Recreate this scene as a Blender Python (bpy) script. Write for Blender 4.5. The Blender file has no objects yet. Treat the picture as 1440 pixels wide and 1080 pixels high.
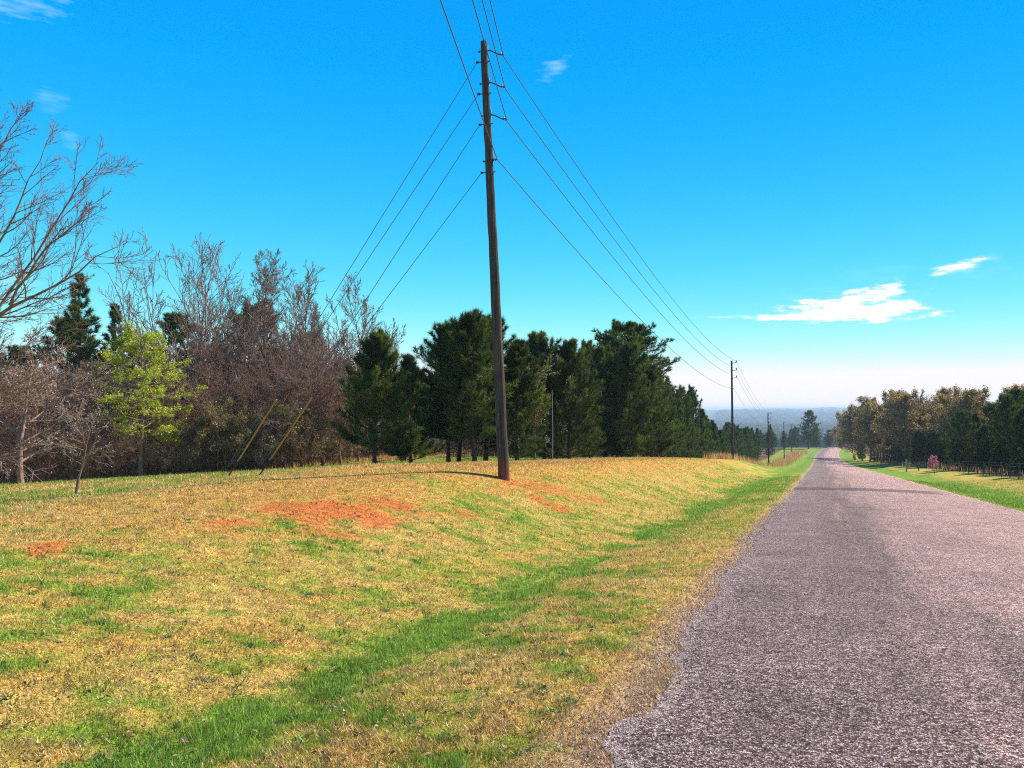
import bpy, math, random
import numpy as np
from mathutils import Vector

# ------------------------------------------------------------------ camera, sky, sun, exposure
S = bpy.context.scene
COL = S.collection
YAW = math.radians(21.7)            # the camera looks 21.7 degrees left of the road's direction (+Y)
PITCH = math.radians(1.85)
CAM_Z = 1.6
F_PX = 1082.0                       # focal length in photograph pixels (1440 wide)

cam_d = bpy.data.cameras.new("camera")
cam = bpy.data.objects.new("camera", cam_d)
COL.objects.link(cam)
cam.location = (0, 0, CAM_Z)
cam.rotation_euler = (math.pi / 2 + PITCH, 0, YAW)
cam_d.sensor_width = 36.0
cam_d.lens = 36.0 * F_PX / 1440.0
cam_d.clip_start = 0.1
cam_d.clip_end = 30000
S.camera = cam

SUN_AZ = math.radians(38)           # clockwise from +Y
SUN_EL = math.radians(43)
w = bpy.data.worlds.new("World")
S.world = w
w.use_nodes = True
nt = w.node_tree
nt.nodes.clear()


def N(t, typ, **kw):
    n = t.nodes.new(typ)
    for k, v in kw.items():
        setattr(n, k, v)
    return n


def mth(t, op, a, b=None, c=None, clamp=False):
    n = N(t, 'ShaderNodeMath', operation=op, use_clamp=clamp)
    for i, v in enumerate((a, b, c)):
        if v is None:
            continue
        if isinstance(v, (int, float)):
            n.inputs[i].default_value = v
        else:
            t.links.new(v, n.inputs[i])
    return n.outputs[0]


def mixc(t, fac, a, b, blend='MIX'):
    n = N(t, 'ShaderNodeMix', data_type='RGBA', blend_type=blend)
    for s, v in ((n.inputs['Factor'], fac), (n.inputs['A'], a), (n.inputs['B'], b)):
        pass
    n.inputs[0].default_value = 0.5
    for idx, v in ((0, fac), (6, a), (7, b)):
        if isinstance(v, (int, float)):
            n.inputs[idx].default_value = v
        elif isinstance(v, (tuple, list)):
            n.inputs[idx].default_value = tuple(v) + (1,) * (4 - len(v))
        else:
            t.links.new(v, n.inputs[idx])
    return n.outputs[2]


def ramp(t, fac, stops):
    n = N(t, 'ShaderNodeValToRGB')
    e = n.color_ramp.elements
    while len(e) < len(stops):
        e.new(0.5)
    for el, (p, c) in zip(e, stops):
        el.position = p
        el.color = tuple(c) + (1,) if len(c) == 3 else c
    t.links.new(fac, n.inputs[0])
    return n.outputs[0]


def noise(t, vec, scale, detail=3, rough=0.55, dim='3D'):
    n = N(t, 'ShaderNodeTexNoise', noise_dimensions=dim)
    n.inputs['Scale'].default_value = scale
    n.inputs['Detail'].default_value = detail
    n.inputs['Roughness'].default_value = rough
    t.links.new(vec, n.inputs['Vector'])
    return n.outputs['Fac']


sky = N(nt, 'ShaderNodeTexSky', sky_type='NISHITA')
sky.sun_disc = False
sky.sun_elevation = SUN_EL
sky.sun_rotation = SUN_AZ
sky.altitude = 200
sky.air_density = 1.0
sky.dust_density = 0.35
sky.ozone_density = 2.0
# deepen the clear blue: a per-channel power of the sky's own radiance
SKY_PRE, SKY_POW, SKY_POST = 0.174, (2.9, 1.12, .6), (5.6, 5.6, 7.0)
sep = N(nt, 'ShaderNodeSeparateColor')
nt.links.new(sky.outputs[0], sep.inputs[0])
SKY_SIDE = math.radians(-30)        # the clear side of the sky, used all round: the photograph shows little glow towards the sun
tc = N(nt, 'ShaderNodeTexCoord')
sx = N(nt, 'ShaderNodeSeparateXYZ')
nt.links.new(tc.outputs['Generated'], sx.inputs[0])
hz = mth(nt, 'SQRT', mth(nt, 'SUBTRACT', 1.0, mth(nt, 'MULTIPLY', sx.outputs[2], sx.outputs[2]), clamp=True))
sv3 = N(nt, 'ShaderNodeCombineXYZ')
nt.links.new(mth(nt, 'MULTIPLY', hz, math.sin(SKY_SIDE)), sv3.inputs[0])
nt.links.new(mth(nt, 'MULTIPLY', hz, math.cos(SKY_SIDE)), sv3.inputs[1])
nt.links.new(sx.outputs[2], sv3.inputs[2])
nt.links.new(sv3.outputs[0], sky.inputs[0])
cmb = N(nt, 'ShaderNodeCombineColor')
for i in range(3):
    v = mth(nt, 'MULTIPLY', sep.outputs[i], SKY_PRE)
    v = mth(nt, 'POWER', v, SKY_POW[i])
    v = mth(nt, 'MULTIPLY', v, SKY_POST[i])
    v = mth(nt, 'MAXIMUM', mth(nt, 'SUBTRACT', v, (.12, 0, 0)[i]), .01)
    v = mth(nt, 'MINIMUM', v, (5.75, 5.6, 6.1)[i])
    nt.links.new(v, cmb.inputs[i])
skycol = cmb.outputs[0]
# thin clouds, each an uneven wisp at its own compass direction and elevation
az = mth(nt, 'ARCTAN2', sx.outputs[0], sx.outputs[1])       # clockwise from +Y, radians
el = mth(nt, 'ARCSINE', sx.outputs[2])
cv = N(nt, 'ShaderNodeCombineXYZ')
nt.links.new(az, cv.inputs[0])
nt.links.new(el, cv.inputs[1])


def pix_dir(u, v):
    x, y = (u - 720) / F_PX, (540 - v) / F_PX
    f, up = math.cos(PITCH) - y * math.sin(PITCH), math.sin(PITCH) + y * math.cos(PITCH)
    dx = -f * math.sin(YAW) + x * math.cos(YAW)
    dy = f * math.cos(YAW) + x * math.sin(YAW)
    return math.atan2(dx, dy), math.atan2(up, math.hypot(dx, dy))


# u0, v0, u1, v1 (long axis), half thickness px, strength, softness
CLOUDS = [(1050, 442, 1345, 424, 26, .5, 1), (1190, 400, 1290, 380, 14, .35, 1), (1300, 384, 1440, 372, 16, .3, 1), (1075, 437, 1335, 436, 15, 1.7, 1.0), (1170, 430, 1280, 402, 15, 1.6, 1.0), (965, 445, 1340, 446, 4, 1.2, 1.0), (1020, 446, 1300, 444, 6, 1.3, 1),
          (1302, 386, 1400, 363, 8, 1.35, .8), (1375, 365, 1418, 364, 4, .8, 1), (1170, 392, 1250, 384, 11, .35, 1),
          (1120, 468, 1225, 464, 6, .4, 1), (752, 113, 802, 84, 10, .55, 1), (960, 421, 982, 417, 4, .35, 1), (962, 431, 990, 430, 3, .35, 1),
          (-30, 4, 100, 0, 18, .55, 1), (48, 134, 102, 152, 14, .42, 1), (82, 188, 118, 208, 9, .4, 1),
          (1410, 388, 1500, 392, 7, .35, 1), (-60, 395, 60, 385, 22, .55, 1), (1200, 260, 1330, 180, 22, .07, 1), (540, 446, 620, 442, 4, .3, 1)]
warp = noise(nt, cv.outputs[0], 22, 3)
stretch = N(nt, 'ShaderNodeMapping')
stretch.inputs['Scale'].default_value = (26, 120, 1)
nt.links.new(cv.outputs[0], stretch.inputs[0])
fib = noise(nt, stretch.outputs[0], 1.0, 5, .6)
fine = noise(nt, cv.outputs[0], 90, 4, .6)
total = None
for (u0, v0, u1, v1, th, st, sf) in CLOUDS:
    a0, e0 = pix_dir(u0, v0)
    a1, e1 = pix_dir(u1, v1)
    ca, ce, hl = (a0 + a1) / 2, (e0 + e1) / 2, math.hypot(a1 - a0, e1 - e0) / 2
    ang = math.atan2(e1 - e0, a1 - a0)
    ht = th / F_PX * 1.2
    da = mth(nt, 'SUBTRACT', az, ca)
    de = mth(nt, 'SUBTRACT', el, ce)
    p = mth(nt, 'ADD', mth(nt, 'MULTIPLY', da, math.cos(ang) / hl), mth(nt, 'MULTIPLY', de, math.sin(ang) / hl))
    q = mth(nt, 'ADD', mth(nt, 'MULTIPLY', da, -math.sin(ang) / ht), mth(nt, 'MULTIPLY', de, math.cos(ang) / ht))
    q = mth(nt, 'ADD', q, mth(nt, 'MULTIPLY_ADD', warp, 1.1, -0.55))
    r2 = mth(nt, 'ADD', mth(nt, 'MULTIPLY', p, p), mth(nt, 'MULTIPLY', q, q))
    body = mth(nt, 'SUBTRACT', 1.15, r2)
    body = mth(nt, 'ADD', body, mth(nt, 'MULTIPLY_ADD', fib, 3.0 if st > .6 else 5.0, -1.5 if st > .6 else -2.7))
    body = mth(nt, 'ADD', body, mth(nt, 'MULTIPLY_ADD', fine, 0.8, -0.4))
    body = mth(nt, 'MULTIPLY', body, .7 * st, clamp=True)
    body = mth(nt, 'MULTIPLY', body, body) if st > .6 else body
    inside = mth(nt, 'SUBTRACT', 2.2, r2, clamp=True)
    body = mth(nt, 'MULTIPLY', body, inside)
    body = mth(nt, 'MULTIPLY', body, min(1.0, st))
    total = body if total is None else mth(nt, 'MAXIMUM', total, body)
cloudcol = mixc(nt, mth(nt, 'MULTIPLY', total, 1.25, clamp=True), (2.2, 5.2, 6.4), (6.6, 6.4, 6.6))
skyfinal = mixc(nt, total, skycol, cloudcol)
bg = N(nt, 'ShaderNodeBackground')
bg.inputs[1].default_value = 0.10
nt.links.new(skyfinal, bg.inputs[0])
wo = N(nt, 'ShaderNodeOutputWorld')
nt.links.new(bg.outputs[0], wo.inputs[0])

sun_d = bpy.data.lights.new("sun", 'SUN')
sun_d.energy = 5.0
sun_d.angle = math.radians(0.5)
sun_d.color = (1.0, 0.93, 0.82)
sun = bpy.data.objects.new("sun", sun_d)
COL.objects.link(sun)
sv = Vector((math.sin(SUN_AZ) * math.cos(SUN_EL), math.cos(SUN_AZ) * math.cos(SUN_EL), math.sin(SUN_EL)))
sun.rotation_euler = (-sv).to_track_quat('-Z', 'Y').to_euler()

vs = S.view_settings
vs.view_transform = 'Standard'
vs.look = 'None'
vs.exposure = 0.82
vs.gamma = 1.0
vs.use_curve_mapping = False
cy = S.cycles
cy.max_bounces = 5
cy.diffuse_bounces = 3
cy.glossy_bounces = 1
cy.transmission_bounces = 2
cy.volume_bounces = 0
cy.transparent_max_bounces = 4
cy.caustics_reflective = False
cy.caustics_refractive = False
cy.pixel_filter_type = 'BLACKMAN_HARRIS'
cy.filter_width = 1.1
cy.use_adaptive_sampling = False
cy.adaptive_threshold = 0.015
cy.use_denoising = False
cy.denoiser = 'OPENIMAGEDENOISE'
cy.denoising_input_passes = 'RGB_ALBEDO_NORMAL'

# ------------------------------------------------------------------ small helpers
FWD = np.array([-math.sin(YAW), math.cos(YAW)])
RGT = np.array([math.cos(YAW), math.sin(YAW)])


def ud(u, D):
    """ground position of a thing seen at photograph column u, D metres along the view axis"""
    p = FWD * D + RGT * ((u - 720) / F_PX * D)
    return float(p[0]), float(p[1])


def sstep(a, b, x):
    t = np.clip((x - a) / (b - a), 0, 1)
    return t * t * (3 - 2 * t)


_rg = np.random.default_rng(5)
_tab = _rg.random((256, 256))


def vnoise(x, y):
    xi, yi = np.floor(x).astype(int), np.floor(y).astype(int)
    fx, fy = x - xi, y - yi
    fx, fy = fx * fx * (3 - 2 * fx), fy * fy * (3 - 2 * fy)
    a, b = _tab[xi & 255, yi & 255], _tab[(xi + 1) & 255, yi & 255]
    c, d = _tab[xi & 255, (yi + 1) & 255], _tab[(xi + 1) & 255, (yi + 1) & 255]
    return (a * (1 - fx) + b * fx) * (1 - fy) + (c * (1 - fx) + d * fx) * fy


def fbm(x, y, s, o=4):
    x, y = np.asarray(x, float) * s, np.asarray(y, float) * s
    r, amp, tot = 0, 1.0, 0
    for k in range(o):
        r = r + amp * vnoise(x + 17.3 * k, y + 41.7 * k)
        tot += amp
        amp *= 0.5
        x, y = x * 2.03, y * 2.03
    return r / tot


# road long profile, smooth
_py = np.arange(-400, 12001, 2.0)
_sl = np.interp(_py, [-400, 0, 140, 200, 290, 350, 400, 480, 900, 1500, 2400, 3600, 5000, 6200, 6600, 12000],
                [-.03, -.0575, -.0575, -.045, -.022, -.02, -.04, -.07, -.035, -.014, -.002, .006, .013, .018, 0, 0])
_pz = np.concatenate([[0], np.cumsum((_sl[1:] + _sl[:-1]) / 2 * 2.0)])
_pz -= np.interp(0, _py, _pz)


def R(y):
    return np.interp(y, _py, _pz)


def bend(y):
    return 0.00026 * np.clip(np.asarray(y, float) - 250, 0, None) ** 2 * (np.asarray(y) < 900) + np.where(np.asarray(y) >= 900, 110., 0)


XL, XR = -1.13, 5.95


def T(x, y):
    x, y = np.asarray(x, float), np.asarray(y, float)
    c = bend(y)
    dl, dr = (XL + c) - x, x - (XR + c)
    r = R(y)
    A = np.interp(y, [-30, 0, 8, 18, 55, 90, 150, 250, 400], [.15, .25, .5, 1.12, 1.3, 1.05, -1.2, -.4, 0])
    decl = np.interp(y, [0, 30, 48, 90, 200], [.074, .074, .022, .02, .03])
    left = -.22 * np.exp(-((dl - 2.45) / 1.05) ** 2) + A * sstep(3.3, 7.6, dl) - decl * np.clip(dl - 10, 0, 70)
    left = left + .06 * (fbm(x, y, .35, 3) - .5) * sstep(3, 7, dl)
    right = -.16 * np.exp(-((dr - 2.0) / 1.2) ** 2) + .35 * sstep(3, 7, dr) - .03 * np.clip(dr - 14, 0, 60)
    b = np.where(dl > 0, left * sstep(0, .6, dl), np.where(dr > 0, right * sstep(0, .6, dr), 0.0))
    near = -.07 * sstep(.3, .8, np.minimum(-dl, -dr)) - .006 * ((dl < .15) & (dr < .15))
    far = sstep(380, 1400, y)
    big = (fbm(x, y, .0011, 4) - .5) * 26 * sstep(500, 1800, y) * (1 - .55 * sstep(4500, 6500, y))
    wob = (fbm(x, y, .012, 3) - .5) * 4 * sstep(60, 200, np.maximum(np.abs(x - c), 0) + np.clip(y - 300, 0, 200))
    return r + (b + near) * (1 - far) + big + wob


def tz(x, y):
    return float(T(np.array([x]), np.array([y]))[0])


def mesh_np(name, V, F, mat, col=None, smooth=False, uvw=None):
    """F: (n,3) or (n,4) int array, or list of such arrays"""
    V = np.asarray(V, np.float32)
    Fs = F if isinstance(F, list) else [F]
    me = bpy.data.meshes.new(name)
    me.vertices.add(len(V))
    me.vertices.foreach_set('co', V.ravel())
    nl = sum(f.size for f in Fs)
    npoly = sum(len(f) for f in Fs)
    me.loops.add(nl)
    me.polygons.add(npoly)
    me.loops.foreach_set('vertex_index', np.concatenate([f.ravel() for f in Fs]).astype(np.int32))
    st, k = [], 0
    for f in Fs:
        m = f.shape[1]
        st.append(k + np.arange(len(f)) * m)
        k += f.size
    me.polygons.foreach_set('loop_start', np.concatenate(st).astype(np.int32))
    me.polygons.foreach_set('use_smooth', np.full(npoly, smooth))
    if col is not None:
        a = me.color_attributes.new('col', 'FLOAT_COLOR', 'POINT')
        c = np.ones((len(V), 4), np.float32)
        c[:, :3] = col
        a.data.foreach_set('color', c.ravel())
    me.update(calc_edges=True)
    me.validate()
    me.materials.append(mat)
    return me


def link(name, me, parent=None):
    o = bpy.data.objects.new(name, me)
    COL.objects.link(o)
    if parent is not None:
        o.parent = parent
    return o


def tag(o, label=None, cat=None, group=None, kind=None):
    for k, v in (('label', label), ('category', cat), ('group', group), ('kind', kind)):
        if v:
            o[k] = v
    return o


def nrm(v):
    return v / np.maximum(np.linalg.norm(v, axis=-1, keepdims=True), 1e-9)


class Geo:
    """collects numpy pieces into one mesh"""

    def __init__(self):
        self.V, self.F3, self.F4, self.C, self.n = [], [], [], [], 0

    def add(self, V, F, col=(1, 1, 1)):
        V = np.asarray(V, np.float32).reshape(-1, 3)
        F = np.asarray(F)
        self.V.append(V)
        (self.F3 if F.shape[1] == 3 else self.F4).append(F + self.n)
        c = np.empty((len(V), 3), np.float32)
        c[:] = col
        self.C.append(c)
        self.n += len(V)

    def mesh(self, name, mat, smooth=False):
        Fs = []
        if self.F3:
            Fs.append(np.concatenate(self.F3))
        if self.F4:
            Fs.append(np.concatenate(self.F4))
        return mesh_np(name, np.concatenate(self.V), Fs, mat, np.concatenate(self.C), smooth)


def tubes(P, Rr, sides):
    """P (n,k,3) polylines with radii (n,k) -> verts, quads"""
    n, k, _ = P.shape
    tan = np.gradient(P, axis=1)
    tan = nrm(tan)
    mean = nrm(P[:, -1] - P[:, 0])
    ref = np.where(np.abs(mean[:, 2:3]) < .8, np.array([[0, 0, 1.]]), np.array([[1., 0, 0]]))
    a = nrm(np.cross(tan, ref[:, None, :]))
    b = np.cross(tan, a)
    th = np.arange(sides) / sides * 2 * math.pi
    V = P[:, :, None, :] + Rr[:, :, None, None] * (a[:, :, None, :] * np.cos(th)[None, None, :, None] + b[:, :, None, :] * np.sin(th)[None, None, :, None])
    idx = np.arange(n * k * sides).reshape(n, k, sides)
    i0, i1 = idx[:, :-1], idx[:, 1:]
    F = np.stack([i0, np.roll(i0, -1, 2), np.roll(i1, -1, 2), i1], -1).reshape(-1, 4)
    return V.reshape(-1, 3), F


def grow(p0, d0, L, K, wob, up, rng):
    n = len(p0)
    P = [p0]
    d = nrm(d0)
    upv = np.array([0, 0, 1.])
    seg = (np.asarray(L) / (K - 1)).reshape(-1, 1)
    for k in range(1, K):
        d = nrm(d + rng.normal(0, wob, (n, 3)) + upv * up)
        P.append(P[-1] + d * seg)
    return np.stack(P, 1)


def spawn(P, Rr, m, t0, t1, a0, a1, rng):
    """m children per branch: start points, directions, t, radius there, parent index"""
    n, k, _ = P.shape
    par = np.repeat(np.arange(n), m)
    t = t0 + (t1 - t0) * ((np.tile(np.arange(m), n) + rng.random(n * m)) / m)
    f = t * (k - 1)
    i = np.minimum(f.astype(int), k - 2)
    fr = (f - i)[:, None]
    p = P[par, i] * (1 - fr) + P[par, i + 1] * fr
    tan = nrm(P[par, i + 1] - P[par, i])
    r = Rr[par, i] * (1 - fr[:, 0]) + Rr[par, i + 1] * fr[:, 0]
    rv = rng.normal(0, 1, (n * m, 3))
    perp = nrm(rv - tan * (rv * tan).sum(1, keepdims=True))
    ang = (a0 + (a1 - a0) * rng.random(n * m))[:, None]
    return p, tan * np.cos(ang) + perp * np.sin(ang), t, r, par


def taper(r0, r1, K):
    s = np.linspace(0, 1, K)[None, :]
    return np.asarray(r0)[:, None] * (1 - s) + np.asarray(r1)[:, None] * s


# ------------------------------------------------------------------ materials
def new_mat(name):
    m = bpy.data.materials.new(name)
    m.use_nodes = True
    t = m.node_tree
    t.nodes.clear()
    o = N(t, 'ShaderNodeOutputMaterial')
    return m, t, o


def principled(t, o, col, rough=.8, spec=.2, bump=None, bdist=.01, bstr=.5):
    p = N(t, 'ShaderNodeBsdfPrincipled')
    if isinstance(col, (tuple, list)):
        p.inputs['Base Color'].default_value = tuple(col) + (1,)
    else:
        t.links.new(col, p.inputs['Base Color'])
    p.inputs['Roughness'].default_value = rough
    p.inputs['Specular IOR Level'].default_value = spec
    if bump is not None:
        b = N(t, 'ShaderNodeBump')
        b.inputs['Strength'].default_value = bstr
        b.inputs['Distance'].default_value = bdist
        t.links.new(bump, b.inputs['Height'])
        t.links.new(b.outputs[0], p.inputs['Normal'])
    t.links.new(p.outputs[0], o.inputs[0])
    return p


def mat_leaf(name, trans=.35, rough=.6, spec=.15):
    """thin leaves, needles and blades: colour of each leaf comes from the mesh, some light passes through"""
    m, t, o = new_mat(name)
    at = N(t, 'ShaderNodeAttribute', attribute_name='col')
    d = N(t, 'ShaderNodeBsdfDiffuse')
    tr = N(t, 'ShaderNodeBsdfTranslucent')
    t.links.new(at.outputs[0], d.inputs[0])
    t.links.new(at.outputs[0], tr.inputs[0])
    mx = N(t, 'ShaderNodeMixShader')
    mx.inputs[0].default_value = trans
    t.links.new(d.outputs[0], mx.inputs[1])
    t.links.new(tr.outputs[0], mx.inputs[2])
    if spec > 0:
        g = N(t, 'ShaderNodeBsdfGlossy')
        g.inputs['Roughness'].default_value = rough
        g.inputs[0].default_value = (1, .95, .8, 1)
        m2 = N(t, 'ShaderNodeMixShader')
        m2.inputs[0].default_value = spec * .2
        t.links.new(mx.outputs[0], m2.inputs[1])
        t.links.new(g.outputs[0], m2.inputs[2])
        mx = m2
    t.links.new(mx.outputs[0], o.inputs[0])
    return m


def mat_bark(name, c0, c1, scale=6):
    m, t, o = new_mat(name)
    tc = N(t, 'ShaderNodeTexCoord')
    mp = N(t, 'ShaderNodeMapping')
    mp.inputs['Scale'].default_value = (scale, scale, scale * .25)
    t.links.new(tc.outputs['Object'], mp.inputs[0])
    f = noise(t, mp.outputs[0], 2.5, 5, .65)
    c = ramp(t, f, [(.3, c0), (.7, c1)])
    principled(t, o, c, .9, .1, f, .02, .7)
    return m


M_NEEDLE = mat_leaf('pine_needles', .35, .5, .12)
M_LEAF = mat_leaf('broad_leaves', .45, .5, .2)
M_GRASS = mat_leaf('grass_blades', .35, .5, .15)
M_DRY = mat_leaf('dry_stems', .25, .6, .1)
M_PETAL = mat_leaf('blossom', .4, .6, 0)
M_BARK_PINE = mat_bark('pine_bark', (.05, .032, .022), (.17, .105, .07))
M_BARK_GREY = mat_bark('grey_bark', (.15, .09, .062), (.39, .25, .18))
M_BARK_BROWN = mat_bark('brown_bark', (.125, .066, .042), (.36, .21, .14))
M_BARK_PALE = mat_bark('pale_bark', (.20, .16, .14), (.42, .36, .31))


# ------------------------------------------------------------------ ground colours (plan view)
WOOD_EDGE_Y = [-80, 10, 22, 30, 36, 42, 60, 85, 110, 400]
WOOD_EDGE_X = [-40, -37, -33.5, -30.5, -29, -28.5, -31, -30, -17, -14]


def litter_mask(x, y):
    c = bend(y)
    e = np.interp(y, WOOD_EDGE_Y, WOOD_EDGE_X) + (fbm(x, y, .5, 3) - .5) * 1.6
    left = sstep(.6, -1.0, x - e)
    row = sstep(-14.2, -15.6, x + (fbm(x, y, .4, 2) - .5) * 1.2) * sstep(64, 67, y)
    bg_ = np.exp(-(((x + 17.5) / 5.5) ** 2 + ((y - 57.5) / 4.5) ** 2) ** 3)
    right = sstep(13.0, 15.0, x - c - (fbm(x, y, .3, 3) - .5) * 2) * sstep(60, 80, y) + sstep(17, 20, x) * (y <= 80)
    farw = sstep(330, 420, y)
    return np.clip(np.maximum.reduce([left, row, bg_, right, farw]), 0, 1)


def ell(x, y, cx, cy, rx, ry, a):
    ca, sa = math.cos(a), math.sin(a)
    p, q = ((x - cx) * ca + (y - cy) * sa) / rx, (-(x - cx) * sa + (y - cy) * ca) / ry
    return np.sqrt(p * p + q * q)


RED = []      # filled from pixels below: (cx, cy, rx, ry, angle, strength)


def pix_ground(u, v):
    """where the view ray through photograph pixel (u, v) meets the ground"""
    a, e = pix_dir(u, v)
    s = np.arange(1.5, 400, .02)
    x, y, z = np.sin(a) * s, np.cos(a) * s, CAM_Z + np.tan(e) * s
    hit = np.argmax(z < T(x, y))
    return float(x[hit]), float(y[hit])


for (u0, u1, v0, v1, st) in [(395, 560, 702, 732, .92), (470, 632, 699, 724, .85), (290, 400, 727, 746, .8), (55, 108, 762, 780, .9),
                             (360, 480, 712, 742, .8), (735, 810, 678, 700, .62), (692, 728, 668, 680, .6), (755, 785, 702, 714, .75), (40, 60, 770, 782, .5)]:
    l, r_ = pix_ground(u0, (v0 + v1) / 2), pix_ground(u1, (v0 + v1) / 2)
    t_, b_ = pix_ground((u0 + u1) / 2, v0), pix_ground((u0 + u1) / 2, v1)
    RED.append(((l[0] + r_[0]) / 2, (t_[1] + b_[1]) / 2, math.dist(l, r_) / 2, max(.25, math.dist(t_, b_) / 2), math.atan2(r_[1] - l[1], r_[0] - l[0]), st))

STRAW = np.array([.57, .37, .115])
STRAW_O = np.array([.60, .30, .075])
GREEN = np.array([.185, .28, .035])
LIME = np.array([.38, .36, .055])
REDSOIL = np.array([.56, .15, .045])
LITTER = np.array([.13, .07, .042])


def turf(x, y):
    """green share, red soil share, woodland litter share, orange share"""
    c = bend(y)
    dl, dr = XL + c - x, x - XR - c
    n1, n2, n3 = fbm(x, y, .32, 4), fbm(x + 50, y - 20, 1.1, 4), fbm(x - 9, y + 33, 4.0, 2)
    n4 = fbm(x + 11, y - 4, 9.0, 2)
    mix = n1 * .20 + n2 * .22 + n3 * .33 + n4 * .25
    ditch = np.exp(-((dl - 2.42 - (n1 - .5) * .5) / (.34 + .25 * sstep(15, 40, y))) ** 2) * np.maximum(sstep(.34, .52, n1 * .5 + n2 * .5), .8 * sstep(14, 24, y))
    ditch2 = .55 * np.exp(-((dl - 2.9) / 1.6) ** 2)
    verge = .35 * sstep(2.6, .5, dl) * sstep(14, 40, y)
    g = .14 + (mix - .485) * 3.4 + ditch * .72 + ditch2 * .16 + .16 * (dl < 2.4) * (dl > .3)
    g = g + .10 * sstep(3, 0, y - 5) * (dl > 4)
    g = g + verge + .22 * sstep(10, 14, dl) * sstep(75, 60, y) + .3 * sstep(24, 30, y) * sstep(10, 14, dl) * sstep(75, 60, y) + .6 * sstep(60, 110, y)
    crest = sstep(4.8, 7, dl) * sstep(12, 8.5, dl)
    g = g - .28 * crest * sstep(8, 14, y) * sstep(60, 40, y)
    g = g - .25 * np.exp(-((dl - .1) / .35) ** 2)
    g = np.where(dr > 0, .75 * np.exp(-((dr - 1.7) / 1.6) ** 2) + (mix - .42) * 1.6 + .2, g)
    orange = np.clip(crest * .8 * sstep(5, 12, y) + (n2 - .5) * 1.6 + .42, 0, 1)
    red = np.zeros_like(g)
    nb = fbm(x + 5, y + 5, 1.6, 4)
    for (cx, cy_, rx, ry, a, st) in RED:
        e = ell(x, y, cx, cy_, rx, ry, a)
        red = np.maximum(red, st * sstep(1.2, .6, e + (nb - .5) * 2.6 + (n3 - .5) * .9))
    return np.clip(g, 0, 1), np.clip(red, 0, 1), litter_mask(x, y), orange


def ground_col(x, y):
    g, red, lit, org = turf(x, y)
    base = STRAW * (1 - org[..., None]) + STRAW_O * org[..., None]
    gm = sstep(.25, .75, g)[..., None]
    half = np.clip(.10 + g * 1.35, 0, 1)[..., None]
    c = base * (1 - half) + LIME * half
    c = c * (1 - gm) + GREEN * gm
    c = c * (1 - red[..., None]) + REDSOIL * red[..., None]
    dl_ = XL + bend(y) - x
    ed = (np.exp(-(np.clip(dl_, 0, 9) / .22) ** 2) * (dl_ > -.6))[..., None] * .8
    c = c * (1 - ed) + np.array([.44, .29, .22]) * ed
    wood = np.array([.045, .062, .03])
    farw = sstep(330, 420, y)[..., None]
    lc = LITTER * (1 - farw) + wood * farw
    c = c * (1 - lit[..., None]) + lc * lit[..., None]
    return c


# ------------------------------------------------------------------ the ground sheet
def graded(lo, hi, d0, far_lo, far_hi, gr=1.07):
    mid = list(np.arange(lo, hi + 1e-6, d0))
    s, x = d0, hi
    up = []
    while x < far_hi:
        s *= gr
        x += s
        up.append(x)
    s, x = d0, lo
    dn = []
    while x > far_lo:
        s *= gr
        x -= s
        dn.append(x)
    return np.array(dn[::-1] + mid + up)


def build_ground():
    xs = graded(-15, 9, .2, -7000, 7000, 1.06)
    ys = graded(-2, 26, .2, -120, 9500, 1.045)
    X, Y = np.meshgrid(xs, ys)
    Z = T(X, Y)
    V = np.stack([X, Y, Z], -1).reshape(-1, 3)
    ny, nx = X.shape
    idx = np.arange(nx * ny).reshape(ny, nx)
    F = np.stack([idx[:-1, :-1], idx[:-1, 1:], idx[1:, 1:], idx[1:, :-1]], -1).reshape(-1, 4)
    col = ground_col(X.ravel(), Y.ravel())
    m, t, o = new_mat('turf_and_soil')
    at = N(t, 'ShaderNodeAttribute', attribute_name='col')
    gp = N(t, 'ShaderNodeNewGeometry')
    f1 = noise(t, gp.outputs['Position'], 38, 3, .7)
    f2 = noise(t, gp.outputs['Position'], 7, 4, .65)
    f3 = noise(t, gp.outputs['Position'], 1.7, 4, .6)
    k = ramp(t, f1, [(.28, (.35, .33, .30)), (.5, (.85, .85, .85)), (.72, (1.35, 1.3, 1.2))])
    c = mixc(t, 1.0, at.outputs[0], k, 'MULTIPLY')
    k2 = ramp(t, f2, [(.3, (.52, .56, .48)), (.7, (1.38, 1.32, 1.25))])
    c = mixc(t, 1.0, c, k2, 'MULTIPLY')
    k3 = ramp(t, f3, [(.3, (.85, .95, .85)), (.7, (1.12, 1.05, 1.05))])
    c = mixc(t, 1.0, c, k3, 'MULTIPLY')
    h = mth(t, 'ADD', f1, mth(t, 'MULTIPLY', f2, 1.5))
    principled(t, o, c, .95, .05, h, .03, .8)
    o_ = link('ground', mesh_np('ground', V, F, m, col, True))
    tag(o_, 'gently falling grassy ground with a roadside ditch and bank', 'ground', kind='structure')


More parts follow.
